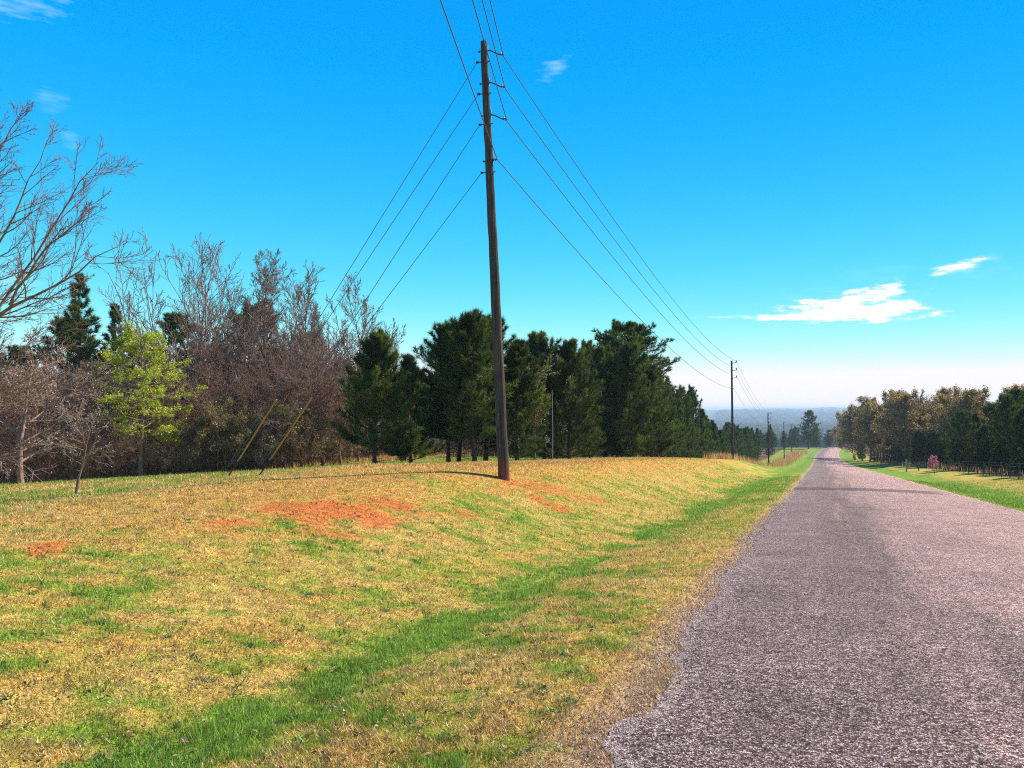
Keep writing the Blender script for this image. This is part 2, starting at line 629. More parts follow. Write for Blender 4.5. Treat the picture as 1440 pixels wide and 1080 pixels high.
def build_road():
    rng = np.random.default_rng(3)
    ys = np.concatenate([np.arange(-30, 0, .5), np.arange(0, 30, .06), np.arange(30, 90, .3), np.arange(90, 520, 2.0)])
    tcol = np.concatenate([[0, .012, .03, .06], np.linspace(.1, .9, 17), [.95, .98, 1]])
    c = bend(ys)
    jl = (fbm(ys, ys * 0 + 3, 1.6, 4) - .5) * .42 + .16 * np.exp(-(ys / 4.8) ** 2) + (fbm(ys, ys * 0 + 9, 7, 2) - .5) * .07
    jr = (fbm(ys, ys * 0 + 13, 1.2, 4) - .5) * .36
    fade = np.interp(ys, [0, 60, 200], [1, 1, .4])
    xl, xr = XL + c + jl * fade, XR + c + jr * fade
    X = xl[:, None] * (1 - tcol) + xr[:, None] * tcol
    Y = np.repeat(ys[:, None], len(tcol), 1)
    crown = .07 * (1 - (2 * tcol - 1) ** 2)[None, :] - .012 * (tcol[None, :] < .005) - .012 * (tcol[None, :] > .995)
    Z = R(ys)[:, None] + .015 + crown + (fbm(X, Y, .5, 2) - .5) * .02
    V = np.stack([X, Y, Z], -1).reshape(-1, 3)
    ny, nx = X.shape
    idx = np.arange(nx * ny).reshape(ny, nx)
    F = np.stack([idx[:-1, :-1], idx[:-1, 1:], idx[1:, 1:], idx[1:, :-1]], -1).reshape(-1, 4)
    dl = (X - xl[:, None]).ravel()
    dr = (xr[:, None] - X).ravel()
    col = np.stack([np.minimum(dl, dr), (X - c[:, None]).ravel(), Y.ravel()], -1)
    m, t, o = new_mat('chip_seal_asphalt')
    at = N(t, 'ShaderNodeAttribute', attribute_name='col')
    sp = N(t, 'ShaderNodeSeparateColor')
    t.links.new(at.outputs[0], sp.inputs[0])
    edge, xx, yy = sp.outputs
    gp = N(t, 'ShaderNodeNewGeometry')
    pos = gp.outputs['Position']
    vo = N(t, 'ShaderNodeTexVoronoi')
    vo.inputs['Scale'].default_value = 88
    vo.inputs['Randomness'].default_value = 1.0
    wv = N(t, 'ShaderNodeVectorMath', operation='ADD')
    nw = N(t, 'ShaderNodeTexNoise')
    nw.inputs['Scale'].default_value = 60
    t.links.new(pos, nw.inputs['Vector'])
    wsc = N(t, 'ShaderNodeVectorMath', operation='SCALE')
    wsc.inputs['Scale'].default_value = .02
    t.links.new(nw.outputs['Color'], wsc.inputs[0])
    t.links.new(pos, wv.inputs[0])
    t.links.new(wsc.outputs[0], wv.inputs[1])
    t.links.new(wv.outputs[0], vo.inputs['Vector'])
    vb = N(t, 'ShaderNodeTexVoronoi')
    vb.inputs['Scale'].default_value = 47
    t.links.new(wv.outputs[0], vb.inputs['Vector'])
    sb_ = N(t, 'ShaderNodeSeparateColor')
    t.links.new(vb.outputs['Color'], sb_.inputs[0])
    sv_ = N(t, 'ShaderNodeSeparateColor')
    t.links.new(vo.outputs['Color'], sv_.inputs[0])
    nbig = noise(t, pos, 1.1, 5, .65)
    nmid = noise(t, pos, 16, 4, .7)
    lon = N(t, 'ShaderNodeMapping')
    lon.inputs['Scale'].default_value = (1.6, .05, 1)
    t.links.new(pos, lon.inputs[0])
    nlon = noise(t, lon.outputs[0], 1.0, 3, .6)
    pick = mth(t, 'ADD', mth(t, 'MULTIPLY', sv_.outputs[0], .62), mth(t, 'MULTIPLY', sb_.outputs[0], .38))
    stone = ramp(t, pick, [(.1, (.035, .025, .023)), (.32, (.14, .098, .085)), (.5, (.36, .26, .225)), (.68, (.66, .50, .435)), (.9, (1.0, .84, .74))])
    gap = mth(t, 'MULTIPLY_ADD', vo.outputs['Distance'], -1.9, 1.5, clamp=True)
    stone = mixc(t, gap, (.03, .022, .02), stone)
    # the left lane's tyre path is worn darker and bluer, the middle and right are paler and pinker
    lanes = mth(t, 'ADD', mth(t, 'MULTIPLY', xx, .22), mth(t, 'MULTIPLY_ADD', nlon, 1.0, -.5))
    lk = ramp(t, mth(t, 'ADD', lanes, .25, clamp=True), [(.0, (.80, .79, .82)), (.4, (.66, .62, .62)), (.62, (1.15, 1.02, 1.0)), (1, (1.4, 1.2, 1.16))])
    c_ = mixc(t, 1.0, stone, lk, 'MULTIPLY')
    bk = ramp(t, nbig, [(.3, (.78, .78, .80)), (.7, (1.22, 1.2, 1.18))])
    c_ = mixc(t, 1.0, c_, bk, 'MULTIPLY')
    mk = ramp(t, nmid, [(.3, (.72, .72, .74)), (.7, (1.3, 1.28, 1.26))])
    c_ = mixc(t, 1.0, c_, mk, 'MULTIPLY')
    # fine cracks, mostly along the wheel paths
    vc = N(t, 'ShaderNodeTexVoronoi', feature='DISTANCE_TO_EDGE')
    vc.inputs['Scale'].default_value = .55
    cw = N(t, 'ShaderNodeVectorMath', operation='ADD')
    csc = N(t, 'ShaderNodeVectorMath', operation='SCALE')
    csc.inputs['Scale'].default_value = .9
    cn = N(t, 'ShaderNodeTexNoise')
    cn.inputs['Scale'].default_value = 1.5
    cn.inputs['Detail'].default_value = 6
    t.links.new(pos, cn.inputs['Vector'])
    t.links.new(cn.outputs['Color'], csc.inputs[0])
    t.links.new(pos, cw.inputs[0])
    t.links.new(csc.outputs[0], cw.inputs[1])
    t.links.new(cw.outputs[0], vc.inputs['Vector'])
    ck = mth(t, 'MULTIPLY_ADD', vc.outputs['Distance'], -70, 1.0, clamp=True)
    ck = mth(t, 'MULTIPLY', ck, mth(t, 'MULTIPLY_ADD', nbig, 5, -2.6, clamp=True))
    c_ = mixc(t, mth(t, 'MULTIPLY', ck, .7), c_, (.03, .024, .022))
    # pale loose chips along the edge
    ef = mth(t, 'MULTIPLY_ADD', nmid, 1.6, -.8)
    ef = mth(t, 'ADD', ef, mth(t, 'MULTIPLY_ADD', edge, -5.5, .72), clamp=True)
    ef = mth(t, 'MULTIPLY', ef, .65)
    c_ = mixc(t, ef, c_, mixc(t, sv_.outputs[1], (.30, .22, .18), (.85, .70, .60)))
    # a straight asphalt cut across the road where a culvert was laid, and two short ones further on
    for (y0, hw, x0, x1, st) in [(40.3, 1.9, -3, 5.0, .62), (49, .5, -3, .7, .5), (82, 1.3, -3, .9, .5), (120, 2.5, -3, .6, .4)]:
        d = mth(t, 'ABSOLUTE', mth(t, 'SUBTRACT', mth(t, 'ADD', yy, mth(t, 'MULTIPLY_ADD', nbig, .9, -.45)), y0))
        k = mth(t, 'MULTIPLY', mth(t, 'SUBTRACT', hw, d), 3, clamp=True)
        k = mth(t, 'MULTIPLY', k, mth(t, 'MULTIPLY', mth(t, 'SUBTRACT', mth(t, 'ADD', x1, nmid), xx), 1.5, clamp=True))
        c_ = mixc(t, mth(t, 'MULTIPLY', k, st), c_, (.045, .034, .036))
    c_ = mixc(t, 1.0, c_, (1.10, 1.02, .98), 'MULTIPLY')
    h = mth(t, 'ADD', mth(t, 'MULTIPLY', gap, .8), sv_.outputs[0])
    principled(t, o, c_, .85, .12, h, .007, 1.0)
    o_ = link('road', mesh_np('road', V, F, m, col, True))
    tag(o_, 'coarse pinkish grey chip-seal road running downhill', 'road', kind='structure')


def build_grass():
    rng = np.random.default_rng(11)
    n = 900000
    u = rng.random(n)
    r = 2.2 * (66 / 2.2) ** (u ** 1.12)
    a = -YAW + np.radians(rng.uniform(-41, 41, n))
    x, y = r * np.sin(a), r * np.cos(a)
    c = bend(y)
    dl, dr = XL + c - x, x - XR - c
    jl = (fbm(y, y * 0 + 3, 1.6, 4) - .5) * .42 + .16 * np.exp(-(y / 4.8) ** 2)
    keep = (dl > jl * -1 - .02) | (dr > -.05) | ((dl > jl * -1 - .16) & (rng.random(n) < .22))
    keep &= ~((dl < .3) & (dl > 0) & (rng.random(n) < .45))
    x, y, r, dl, dr = x[keep], y[keep], r[keep], dl[keep], dr[keep]
    g, red, lit, org = turf(x, y)
    n = len(x)
    k = (rng.random(n) > red * .80) & (rng.random(n) > lit * .9)
    x, y, r, dl, g, red, lit, org = [q[k] for q in (x, y, r, dl, g, red, lit, org)]
    n = len(x)
    isg = rng.random(n) < sstep(.05, .8, g) * .78 + .14
    dark = sstep(.45, .95, g)
    size = .75 + r / 26
    wdt = (.0055 + .0006 * r) * rng.uniform(.5, 1.4, n)
    hgt = rng.uniform(.014, .036, n) * np.minimum(size, 1.7) * (1 + .75 * dark * isg) * np.where(lit > .3, 2.2, 1)
    hgt = hgt * (.45 + 1.2 * fbm(x - 7, y + 2, 5.0, 2))
    th = rng.uniform(0, 2 * math.pi, n)
    lean = np.where(isg, rng.uniform(.1, .7, n), rng.uniform(.3, 1.5, n))
    ph = rng.uniform(0, 2 * math.pi, n)
    z = T(x, y) - .004
    P = np.stack([x, y, z], -1)
    sd = np.stack([np.cos(th), np.sin(th), 0 * th], -1) * wdt[:, None] / 2
    tip = P + np.stack([np.cos(ph) * lean * hgt, np.sin(ph) * lean * hgt, hgt], -1)
    V = np.stack([P - sd, P + sd, tip], 1).reshape(-1, 3)
    F = np.arange(n * 3).reshape(n, 3)
    s = (STRAW * (1 - org[:, None]) + STRAW_O * org[:, None]) * rng.uniform(.55, 1.45, (n, 1))
    pale = rng.random(n) < .18
    s[pale] = np.array([.72, .54, .27]) * rng.uniform(.8, 1.15, (pale.sum(), 1))
    brown = rng.random(n) < .12
    s[brown] = np.array([.30, .17, .07]) * rng.uniform(.7, 1.2, (brown.sum(), 1))
    gc = (LIME * (1 - dark[:, None]) + GREEN * 1.15 * dark[:, None]) * rng.uniform(.6, 1.4, (n, 1))
    col = np.where(isg[:, None], gc, s) * (.15 + .8 * fbm(x, y, 8.0, 2) + .9 * fbm(x + 2, y + 6, 26.0, 2) + .25 * (fbm(x + 3, y, 2.2, 2) - .5))[:, None]
    edge = (np.abs(dl) < .35) & (rng.random(n) < .8)
    col[edge] = np.array([.50, .30, .16]) * rng.uniform(.5, 1.4, (edge.sum(), 1))
    # broad-leaved weeds, low rosettes
    m = 260
    wr = 2.6 + 13 * rng.random(m) ** 1.2
    wa = -YAW + np.radians(rng.uniform(-38, 20, m))
    wx, wy = wr * np.sin(wa), wr * np.cos(wa)
    ok = (XL - wx > .35)
    wx, wy = wx[ok], wy[ok]
    m, q = len(wx), 26
    px = np.repeat(wx, q) + rng.normal(0, .035, m * q)
    py = np.repeat(wy, q) + rng.normal(0, .035, m * q)
    an = rng.uniform(0, 6.28, m * q)
    ln = rng.uniform(.02, .05, m * q)
    B0 = np.stack([px, py, T(px, py)], -1)
    dr_ = np.stack([np.cos(an), np.sin(an), rng.uniform(.35, 1.1, m * q)], -1) * ln[:, None]
    sd_ = np.stack([-np.sin(an), np.cos(an), 0 * an], -1) * rng.uniform(.004, .010, m * q)[:, None]
    V = np.concatenate([V, np.stack([B0 - sd_, B0 + sd_, B0 + dr_], 1).reshape(-1, 3)])
    F = np.arange(len(V)).reshape(-1, 3)
    wc = np.repeat(np.array([(.10, .20, .03), (.15, .24, .035), (.09, .16, .03)])[rng.integers(0, 3, m)], q, 0) * rng.uniform(.6, 1.4, (m * q, 1))
    col = np.concatenate([col, wc])
    col = np.repeat(col, 3, 0)
    o = link('grass', mesh_np('grass', V, F, M_GRASS, col))
    tag(o, 'short mown grass, straw coloured with green patches', 'grass', kind='stuff')


def build_gravel():
    rng = np.random.default_rng(8)
    n = 15000
    y = 1.5 + 26 * rng.random(n) ** 1.6
    jl = (fbm(y, y * 0 + 3, 1.6, 4) - .5) * .42 + .16 * np.exp(-(y / 4.8) ** 2)
    x = XL + jl - rng.normal(.05, .11, n)
    rgt = rng.random(n) < .2
    x = np.where(rgt, XR + rng.normal(0, .15, n), x)
    s = rng.uniform(.003, .010, n) * (1 + y / 25)
    z = np.maximum(T(x, y) + .004, np.where((x > XL + jl) & (x < XR), R(y) + .018, -99)) + s * .3
    base = np.array([[1, 0, 0], [-1, 0, 0], [0, 1, 0], [0, -1, 0], [0, 0, .7], [0, 0, -.7]], float)
    fc = np.array([[0, 2, 4], [2, 1, 4], [1, 3, 4], [3, 0, 4], [2, 0, 5], [1, 2, 5], [3, 1, 5], [0, 3, 5]])
    V = base[None] * rng.uniform(.6, 1.2, (n, 6, 1)) * s[:, None, None]
    an = rng.uniform(0, 6.28, n)
    ca, sa = np.cos(an)[:, None], np.sin(an)[:, None]
    V = np.stack([V[..., 0] * ca - V[..., 1] * sa, V[..., 0] * sa + V[..., 1] * ca, V[..., 2]], -1)
    V += np.stack([x, y, z], -1)[:, None, :]
    F = (fc[None] + 6 * np.arange(n)[:, None, None]).reshape(-1, 3)
    col = np.repeat(np.array([.58, .38, .27]) * rng.uniform(.4, 1.3, (n, 1)), 6, 0)
    m, t, o = new_mat('stone_chips')
    at = N(t, 'ShaderNodeAttribute', attribute_name='col')
    principled(t, o, at.outputs[0], .85, .2)
    tag(link('gravel', mesh_np('gravel', V.reshape(-1, 3), F, m, col)), 'loose pale stone chips along the road edge', 'gravel', kind='stuff')


def build_clods():
    rng = np.random.default_rng(18)
    P = []
    for (cx, cy_, rx, ry, a, st) in RED:
        k = int(260 * rx * ry) + 60
        t_, q_ = rng.uniform(0, 6.28, k), np.sqrt(rng.random(k)) * 1.1
        p, v = rx * q_ * np.cos(t_), ry * q_ * np.sin(t_)
        P.append(np.column_stack([cx + p * math.cos(a) - v * math.sin(a), cy_ + p * math.sin(a) + v * math.cos(a)]))
    P = np.concatenate(P)
    red = turf(P[:, 0], P[:, 1])[1]
    P = P[red > rng.random(len(P)) * .8]
    n = len(P)
    base = np.array([[1, 0, 0], [.3, .95, 0], [-.8, .6, 0], [-.8, -.6, 0], [.3, -.95, 0], [.1, 0, .75]])
    fc = np.array([[0, 1, 5], [1, 2, 5], [2, 3, 5], [3, 4, 5], [4, 0, 5]])
    sz = .008 + .035 * rng.random(n) ** 3
    V = base[None] * rng.uniform(.6, 1.3, (n, 6, 1)) * sz[:, None, None]
    an = rng.uniform(0, 6.28, n)
    ca, sa = np.cos(an)[:, None], np.sin(an)[:, None]
    V = np.stack([V[..., 0] * ca - V[..., 1] * sa, V[..., 0] * sa + V[..., 1] * ca, V[..., 2]], -1)
    V += np.column_stack([P, T(P[:, 0], P[:, 1]) - .004])[:, None, :]
    F = (fc[None] + 6 * np.arange(n)[:, None, None]).reshape(-1, 3)
    col = np.repeat(REDSOIL * rng.uniform(.6, 1.25, (n, 1)), 6, 0)
    m, t, o = new_mat('clay')
    at = N(t, 'ShaderNodeAttribute', attribute_name='col')
    principled(t, o, at.outputs[0], .95, .05)
    tag(link('clay_clods', mesh_np('clay_clods', V.reshape(-1, 3), F, m, col)), 'small clods of red clay on the bare patches of the bank', 'clods', kind='stuff')


build_ground()
build_clods()
build_road()
def build_leaf_litter():
    rng = np.random.default_rng(44)
    n = 5200
    r = 2.3 * (24 / 2.3) ** rng.random(n)
    a = -YAW + np.radians(rng.uniform(-40, 16, n))
    x, y = r * np.sin(a), r * np.cos(a)
    ok = XL - x > .12
    x, y = x[ok], y[ok]
    n = len(x)
    c = np.column_stack([x, y, T(x, y) + rng.uniform(.012, .03, n)])
    nn = nrm(rng.normal(0, .45, (n, 3)) + np.array([0, 0, 1.]))
    u = nrm(np.cross(nn, rng.normal(0, 1, (n, 3))))
    v = np.cross(nn, u)
    L = rng.uniform(.010, .028, (n, 1))
    W = L * rng.uniform(.2, .7, (n, 1))
    up_ = nn * L * rng.uniform(0, .5, (n, 1))
    V = np.stack([c - u * L, c + v * W + up_, c + u * L, c - v * W + up_], 1).reshape(-1, 3)
    col = np.repeat(np.array([(.22, .11, .05), (.34, .19, .09), (.48, .33, .19), (.13, .075, .04)])[rng.integers(0, 4, n)] * rng.uniform(.7, 1.3, (n, 1)), 4, 0)
    tag(link('leaf_litter', mesh_np('leaf_litter', V, np.arange(n * 4).reshape(-1, 4), M_GRASS, col)), 'dead leaves and bits of straw lying on the mown grass', 'leaves', kind='stuff')


build_grass()
build_leaf_litter()
build_gravel()


# ------------------------------------------------------------------ plants: prototypes
class Proto:
    def __init__(self, parts, name, cat):
        self.parts, self.name, self.cat, self.used, self.root = parts, name, cat, False, None   # parts: [(name, mesh)]

    def place(self, x, y, rz, s, label, group=None, sz=None, z=None, name=None, sink=.03):
        if self.root is None:
            r = bpy.data.objects.new(name or self.name, None)
            COL.objects.link(r)
            r.empty_display_size = .3
            for pn, me in self.parts:
                link(pn, me, r)
            self.root = r
        else:
            r = self.root.copy()
            r.name = name or self.name
            COL.objects.link(r)
            for ch in list(self.root.children):
                c = ch.copy()
                COL.objects.link(c)
                c.parent = r
        r.location = (x, y, (tz(x, y) if z is None else z) - sink)
        r.rotation_euler = (0, 0, rz)
        r.scale = (s, s, sz or s)
        for k in ('label', 'category', 'group'):
            if k in r:
                del r[k]
        tag(r, label, self.cat, group)
        return r


def needles(g, c, ax, n, L, wd, cols, rng, spread=(.25, 1.25)):
    """needle tufts: n narrow triangles round each axis"""
    k = len(c)
    A = np.repeat(ax, n, 0)
    C = np.repeat(c, n, 0)
    rv = rng.normal(0, 1, (k * n, 3))
    perp = nrm(rv - A * (rv * A).sum(1, keepdims=True))
    ph = rng.uniform(spread[0], spread[1], (k * n, 1))
    d = nrm(A * np.cos(ph) + perp * np.sin(ph))
    base = C + A * rng.uniform(-.09, .06, (k * n, 1))
    sd = nrm(np.cross(d, rng.normal(0, 1, (k * n, 3)))) * wd / 2
    tip = base + d * L * rng.uniform(.7, 1.2, (k * n, 1))
    V = np.stack([base - sd, base + sd, tip], 1).reshape(-1, 3)
    cc = np.repeat(np.repeat(cols, n, 0) * rng.uniform(.75, 1.25, (k * n, 1)), 3, 0)
    g.add(V, np.arange(k * n * 3).reshape(-1, 3), cc)


PINE_DK, PINE_MD, PINE_LT = np.array([.042, .070, .012]), np.array([.092, .135, .018]), np.array([.19, .23, .028])


def make_pine(name, seed, h, cb, rad, prof, whorl=.34, per=5, twigs=9, tn=13, L=.2, wd=.013, lightness=.35, trunk_r=None, lean=.02, tufts=3, dead=0, gap=0, up=(.15, 1.0), curl=.085):
    """a loblolly-like pine: trunk, whorls of limbs that sweep up at their tips, needle tufts on their twigs"""
    rng = np.random.default_rng(seed)
    tr = trunk_r or h * .016
    g = Geo()
    K = 10
    tp = grow(np.zeros((1, 3)), np.array([[rng.normal(0, lean), rng.normal(0, lean), 1]]), np.array([h * .98]), K, .018, .03, rng)
    V, F = tubes(tp, taper([tr], [tr * .12], K) * np.concatenate([[1.25], np.ones(K - 1)])[None], 8)
    g.add(V, F)
    zs = np.arange(cb, h * .97, whorl)
    p0, d0, LL = [], [], []
    for z in zs:
        q = (z - cb) / (h - cb)
        l0 = rad * np.interp(q, prof[0], prof[1])
        m = per if q < .8 else max(3, per - 1)
        a0 = rng.random() * 6.28
        for j in range(m):
            if rng.random() < gap:
                continue
            a = a0 + j * 6.283 / m + rng.normal(0, .3)
            e = up[0] + (up[1] - up[0]) * q + rng.normal(0, .14)
            f = z / (h * .98) * (K - 1)
            i = min(int(f), K - 2)
            p0.append(tp[0, i] * (1 - (f - i)) + tp[0, i + 1] * (f - i) + np.array([0, 0, rng.normal(0, .06)]))
            d0.append([math.cos(a) * math.cos(e), math.sin(a) * math.cos(e), math.sin(e)])
            LL.append(max(.18, l0 * rng.uniform(.62, 1.18)))
    p0, d0, LL = np.array(p0), np.array(d0), np.array(LL)
    B = grow(p0, d0, LL, 6, .07, curl, rng)
    br = np.clip(LL * .013, .006, tr * .5)
    V, F = tubes(B, taper(br, br * .3, 6), 4)
    g.add(V, F)
    if dead:
        n = dead
        zz = rng.uniform(cb * .25, cb * 1.05, n)
        aa = rng.uniform(0, 6.28, n)
        p = np.stack([0 * zz, 0 * zz, zz], -1)
        d = np.stack([np.cos(aa), np.sin(aa), rng.normal(-.05, .25, n)], -1)
        DB = grow(p, d, rng.uniform(.3, 1.0, n) * rad * .7, 5, .14, 0, rng)
        V, F = tubes(DB, taper(np.full(n, .012), np.full(n, .003), 5), 3)
        g.add(V, F)
        q_, dd, t_, r__, par_ = spawn(DB, taper(np.full(n, .012), np.full(n, .003), 5), 4, .3, 1, .5, 1.1, rng)
        V, F = tubes(grow(q_, dd, rng.uniform(.15, .5, len(q_)), 4, .2, 0, rng), taper(np.full(len(q_), .006), np.full(len(q_), .002), 4), 3)
        g.add(V, F)
    # secondary twigs
    q_, dd, t_, r_, par = spawn(B, taper(br, br * .3, 6), twigs, .22, 1.0, .45, 1.0, rng)
    tl = np.clip(LL[par] * .42 * (1.15 - t_), .12, .8) * rng.uniform(.7, 1.2, len(t_))
    dd[:, 2] += .25
    Tw = grow(q_, dd, tl, 4, .12, .10, rng)
    V, F = tubes(Tw, taper(np.clip(r_ * .5, .003, .01), np.full(len(r_), .0025), 4), 3)
    g.add(V, F)
    trunk = g.mesh(name + '_trunk', M_BARK_PINE, True)
    # tufts
    cr = Geo()
    cen, axs = [Tw[:, -1]], [nrm(Tw[:, -1] - Tw[:, -2])]
    if tufts > 1:
        cen.append(Tw[:, 2]); axs.append(nrm(Tw[:, 2] - Tw[:, 1]))
    if tufts > 2:
        cen.append(Tw[:, 1]); axs.append(nrm(Tw[:, 1] - Tw[:, 0]))
    cen.append(B[:, -1]); axs.append(nrm(B[:, -1] - B[:, -2]))
    cen.append(B[:, -2]); axs.append(nrm(B[:, -2] - B[:, -3]))
    topk = np.linspace(.9, 1.0, 6)[:, None]
    cen.append(tp[0, -1][None] * topk); axs.append(np.tile([[0, 0, 1.]], (6, 1)))
    cen, axs = np.concatenate(cen), np.concatenate(axs)
    axs = nrm(axs + np.array([0, 0, .35]))
    cl = fbm(cen[:, 0] + cen[:, 2] * .7 + seed, cen[:, 1] - cen[:, 2] * .4, 1.3, 3)
    w_ = np.clip(sstep(.3, .7, cl) + rng.normal(0, .2, len(cl)), 0, 1)[:, None]
    li = (rng.random(len(cen)) < lightness * sstep(.4, .7, cl))[:, None]
    cols = PINE_DK * (1 - w_) + PINE_MD * w_
    cols = np.where(li, PINE_LT * .6 + cols * .4, cols)
    needles(cr, cen, axs, tn, L, wd, cols, rng)
    crown = cr.mesh(name + '_crown', M_NEEDLE)
    return Proto([('trunk', trunk), ('crown', crown)], name, 'tree')


CONE = ([0, .12, .35, .7, 1], [.85, 1.0, .86, .5, .10])
EGG = ([0, .2, .5, .8, 1], [.75, .95, 1.0, .66, .2])
ROUND = ([0, .2, .5, .75, .92, 1], [.55, .85, 1.0, .95, .62, .35])

NEAR = dict(twigs=13, tn=15, wd=.018, L=.22, whorl=.32)
PINE = [make_pine('pine_tree', 1, 5.8, .85, 2.2, CONE, lightness=.6, per=7, dead=26, **NEAR),
        make_pine('pine_tree', 2, 6.3, 1.25, 1.95, EGG, per=7, dead=30, **NEAR),
        make_pine('pine_tree', 3, 6.5, 1.15, 2.05, EGG, per=7, dead=30, lightness=.5, **NEAR),
        make_pine('pine_tree', 4, 5.8, .25, 2.05, CONE, lightness=.6, per=7, **NEAR),
        make_pine('pine_tree', 5, 6.2, .2, 2.2, EGG, lightness=.5, per=7, **NEAR)]
DOME = ([0, .15, .4, .65, .82, .93, 1], [.55, .95, 1.0, .82, .55, .30, .1])
PINE_TALL = make_pine('pine_tree', 6, 11.2, 4.0, 3.5, DOME, whorl=.27, per=8, twigs=15, tn=16, L=.22, wd=.028, lightness=.2, gap=.25, dead=20, up=(-.12, .6), curl=.02)
FAR = dict(whorl=.40, per=6, twigs=9, tn=12, L=.27, wd=.040, tufts=2)
PINE_FAR = [make_pine('pine_tree', 20 + k, 7.2, .4, 1.9 + .25 * (k % 2), [CONE, EGG, CONE, EGG][k], lightness=.3, **FAR) for k in range(4)]
BIGP = dict(whorl=.52, per=7, twigs=9, tn=12, L=.36, wd=.06, tufts=2)
PINE_BIG = [make_pine('pine_tree', 30 + k, 11, 2.0 + .8 * k, 3.0, DOME, lightness=.2, gap=.12, up=(-.05, .8), curl=.04, **BIGP) for k in range(3)]
PINE_SLIM = make_pine('pine_tree', 41, 10.5, 2.6, 1.9, CONE, whorl=.5, per=5, twigs=9, tn=12, L=.27, wd=.034, tufts=2, lightness=.2, gap=.1)


def limbs_tree(g, cr, lv0, lv0r, rng, levels, minr, sides=(5, 4, 3, 3)):
    """recursive bare crown from given limbs; returns the outermost twigs"""
    P, Rr = lv0, lv0r
    last = P
    for i, (m, t0, a0, a1, lf, K, wob, up) in enumerate(levels):
        q, d, t, r, par = spawn(P, Rr, m, t0, 1.0, a0, a1, rng)
        pl = np.linalg.norm(np.diff(P, axis=1), axis=2).sum(1)
        L = pl[par] * lf * (1.15 - .65 * t) * rng.uniform(.6, 1.25, len(t))
        P2 = grow(q, d, L, K, wob, up, rng)
        r2 = np.clip(r * .62, minr, None)
        R2 = taper(r2, np.full(len(r2), minr) * .8, K)
        V, F = tubes(P2, R2, sides[min(i, 3)])
        (cr if i >= 0 else g).add(V, F)
        P, Rr, last = P2, R2, P2
    return last


def make_bare(name, seed, h, fork, nl, spread, levels, tr, bark, twig_mat, minr=.005, limb_len=.62, up0=.06, leaf=None, lean=0.03, cat='tree', tf=.8):
    rng = np.random.default_rng(seed)
    g, cr = Geo(), Geo()
    K = 9
    tp = grow(np.zeros((1, 3)), np.array([[rng.normal(0, lean), rng.normal(0, lean), 1]]), np.array([h * tf]), K, .05, .04, rng)
    trr = taper([tr], [tr * .15], K) * np.concatenate([[1.35, 1.05], np.ones(K - 2)])[None]
    V, F = tubes(tp, trr, 8)
    g.add(V, F)
    q, d, t, r, par = spawn(tp, trr, nl, fork, 1.0, spread[0], spread[1], rng)
    L = h * limb_len * (1.1 - .6 * t) * rng.uniform(.75, 1.15, len(t))
    B = grow(q, d, L, 8, .09, up0, rng)
    rr = taper(np.clip(r * .7, minr * 2, None), np.full(len(r), minr), 8)
    V, F = tubes(B, rr, 5)
    g.add(V, F)
    last = limbs_tree(g, cr, np.concatenate([B]), rr, rng, levels, minr)
    parts = [('trunk', g.mesh(name + '_trunk', bark, True)), ('crown', cr.mesh(name + '_crown', twig_mat, True))]
    if leaf:
        n, size, cols, mat, pn, jit = leaf
        lg = Geo()
        leaves(lg, last, n, size, cols, rng, jit)
        parts.append((pn, lg.mesh(name + '_' + pn, mat)))
    return Proto(parts, name, cat)


def leaves(g, Tw, n, size, cols, rng, jit=.05, up=.5):
    """n small pointed leaves scattered along each twig"""
    k, K, _ = Tw.shape
    par = np.repeat(np.arange(k), n)
    f = rng.uniform(.15, 1, k * n) * (K - 1)
    i = np.minimum(f.astype(int), K - 2)
    fr = (f - i)[:, None]
    c = Tw[par, i] * (1 - fr) + Tw[par, i + 1] * fr + rng.normal(0, jit, (k * n, 3))
    nn = nrm(rng.normal(0, 1, (k * n, 3)) + np.array([0, 0, up]))
    a = nrm(np.cross(nn, rng.normal(0, 1, (k * n, 3))))
    b = np.cross(nn, a)
    s = size * rng.uniform(.6, 1.3, (k * n, 1))
    V = np.stack([c - a * s, c + b * s * .5, c + a * s, c - b * s * .5], 1).reshape(-1, 3)
    cols = np.asarray(cols)
    ci = rng.integers(0, len(cols), k * n)
    cc = np.repeat(cols[ci] * rng.uniform(.7, 1.3, (k * n, 1)), 4, 0)
    g.add(V, np.arange(k * n * 4).reshape(-1, 4), cc)


# children per branch, first t, angle range, length factor, points, wobble, upward pull
LV = [(9, .15, .4, .9, .52, 6, .10, .07), (7, .2, .4, .9, .52, 5, .12, .06), (6, .15, .4, 1.0, .55, 4, .14, .04)]
LV_D = [(8, .15, .4, 1.0, .5, 6, .14, .03), (6, .15, .5, 1.1, .55, 5, .18, .02), (5, .15, .5, 1.1, .6, 4, .2, .0)]
LV_F = [(8, .15, .4, .9, .55, 5, .12, .05), (8, .2, .4, 1.0, .55, 4, .16, .04)]
LV_V = [(9, .2, .3, .7, .42, 6, .09, .06), (6, .25, .35, .8, .5, 5, .11, .06), (4, .2, .4, .9, .55, 4, .13, .04)]
BARE = [make_bare('bare_tree', 51, 13.5, .4, 12, (.2, .8), LV_V, .2, M_BARK_GREY, M_BARK_GREY, .011, .86, .09, tf=.30),
        make_bare('bare_tree', 52, 14, .4, 12, (.25, .6), LV, .16, M_BARK_GREY, M_BARK_GREY, .0095, .36, .09),
        make_bare('bare_tree', 53, 11.5, .25, 11, (.35, .8), LV_V, .15, M_BARK_GREY, M_BARK_GREY, .011, .55, .07),
        make_bare('bare_tree', 54, 10.5, .2, 12, (.3, .75), LV_V, .13, M_BARK_BROWN, M_BARK_GREY, .010, .5, .06)]
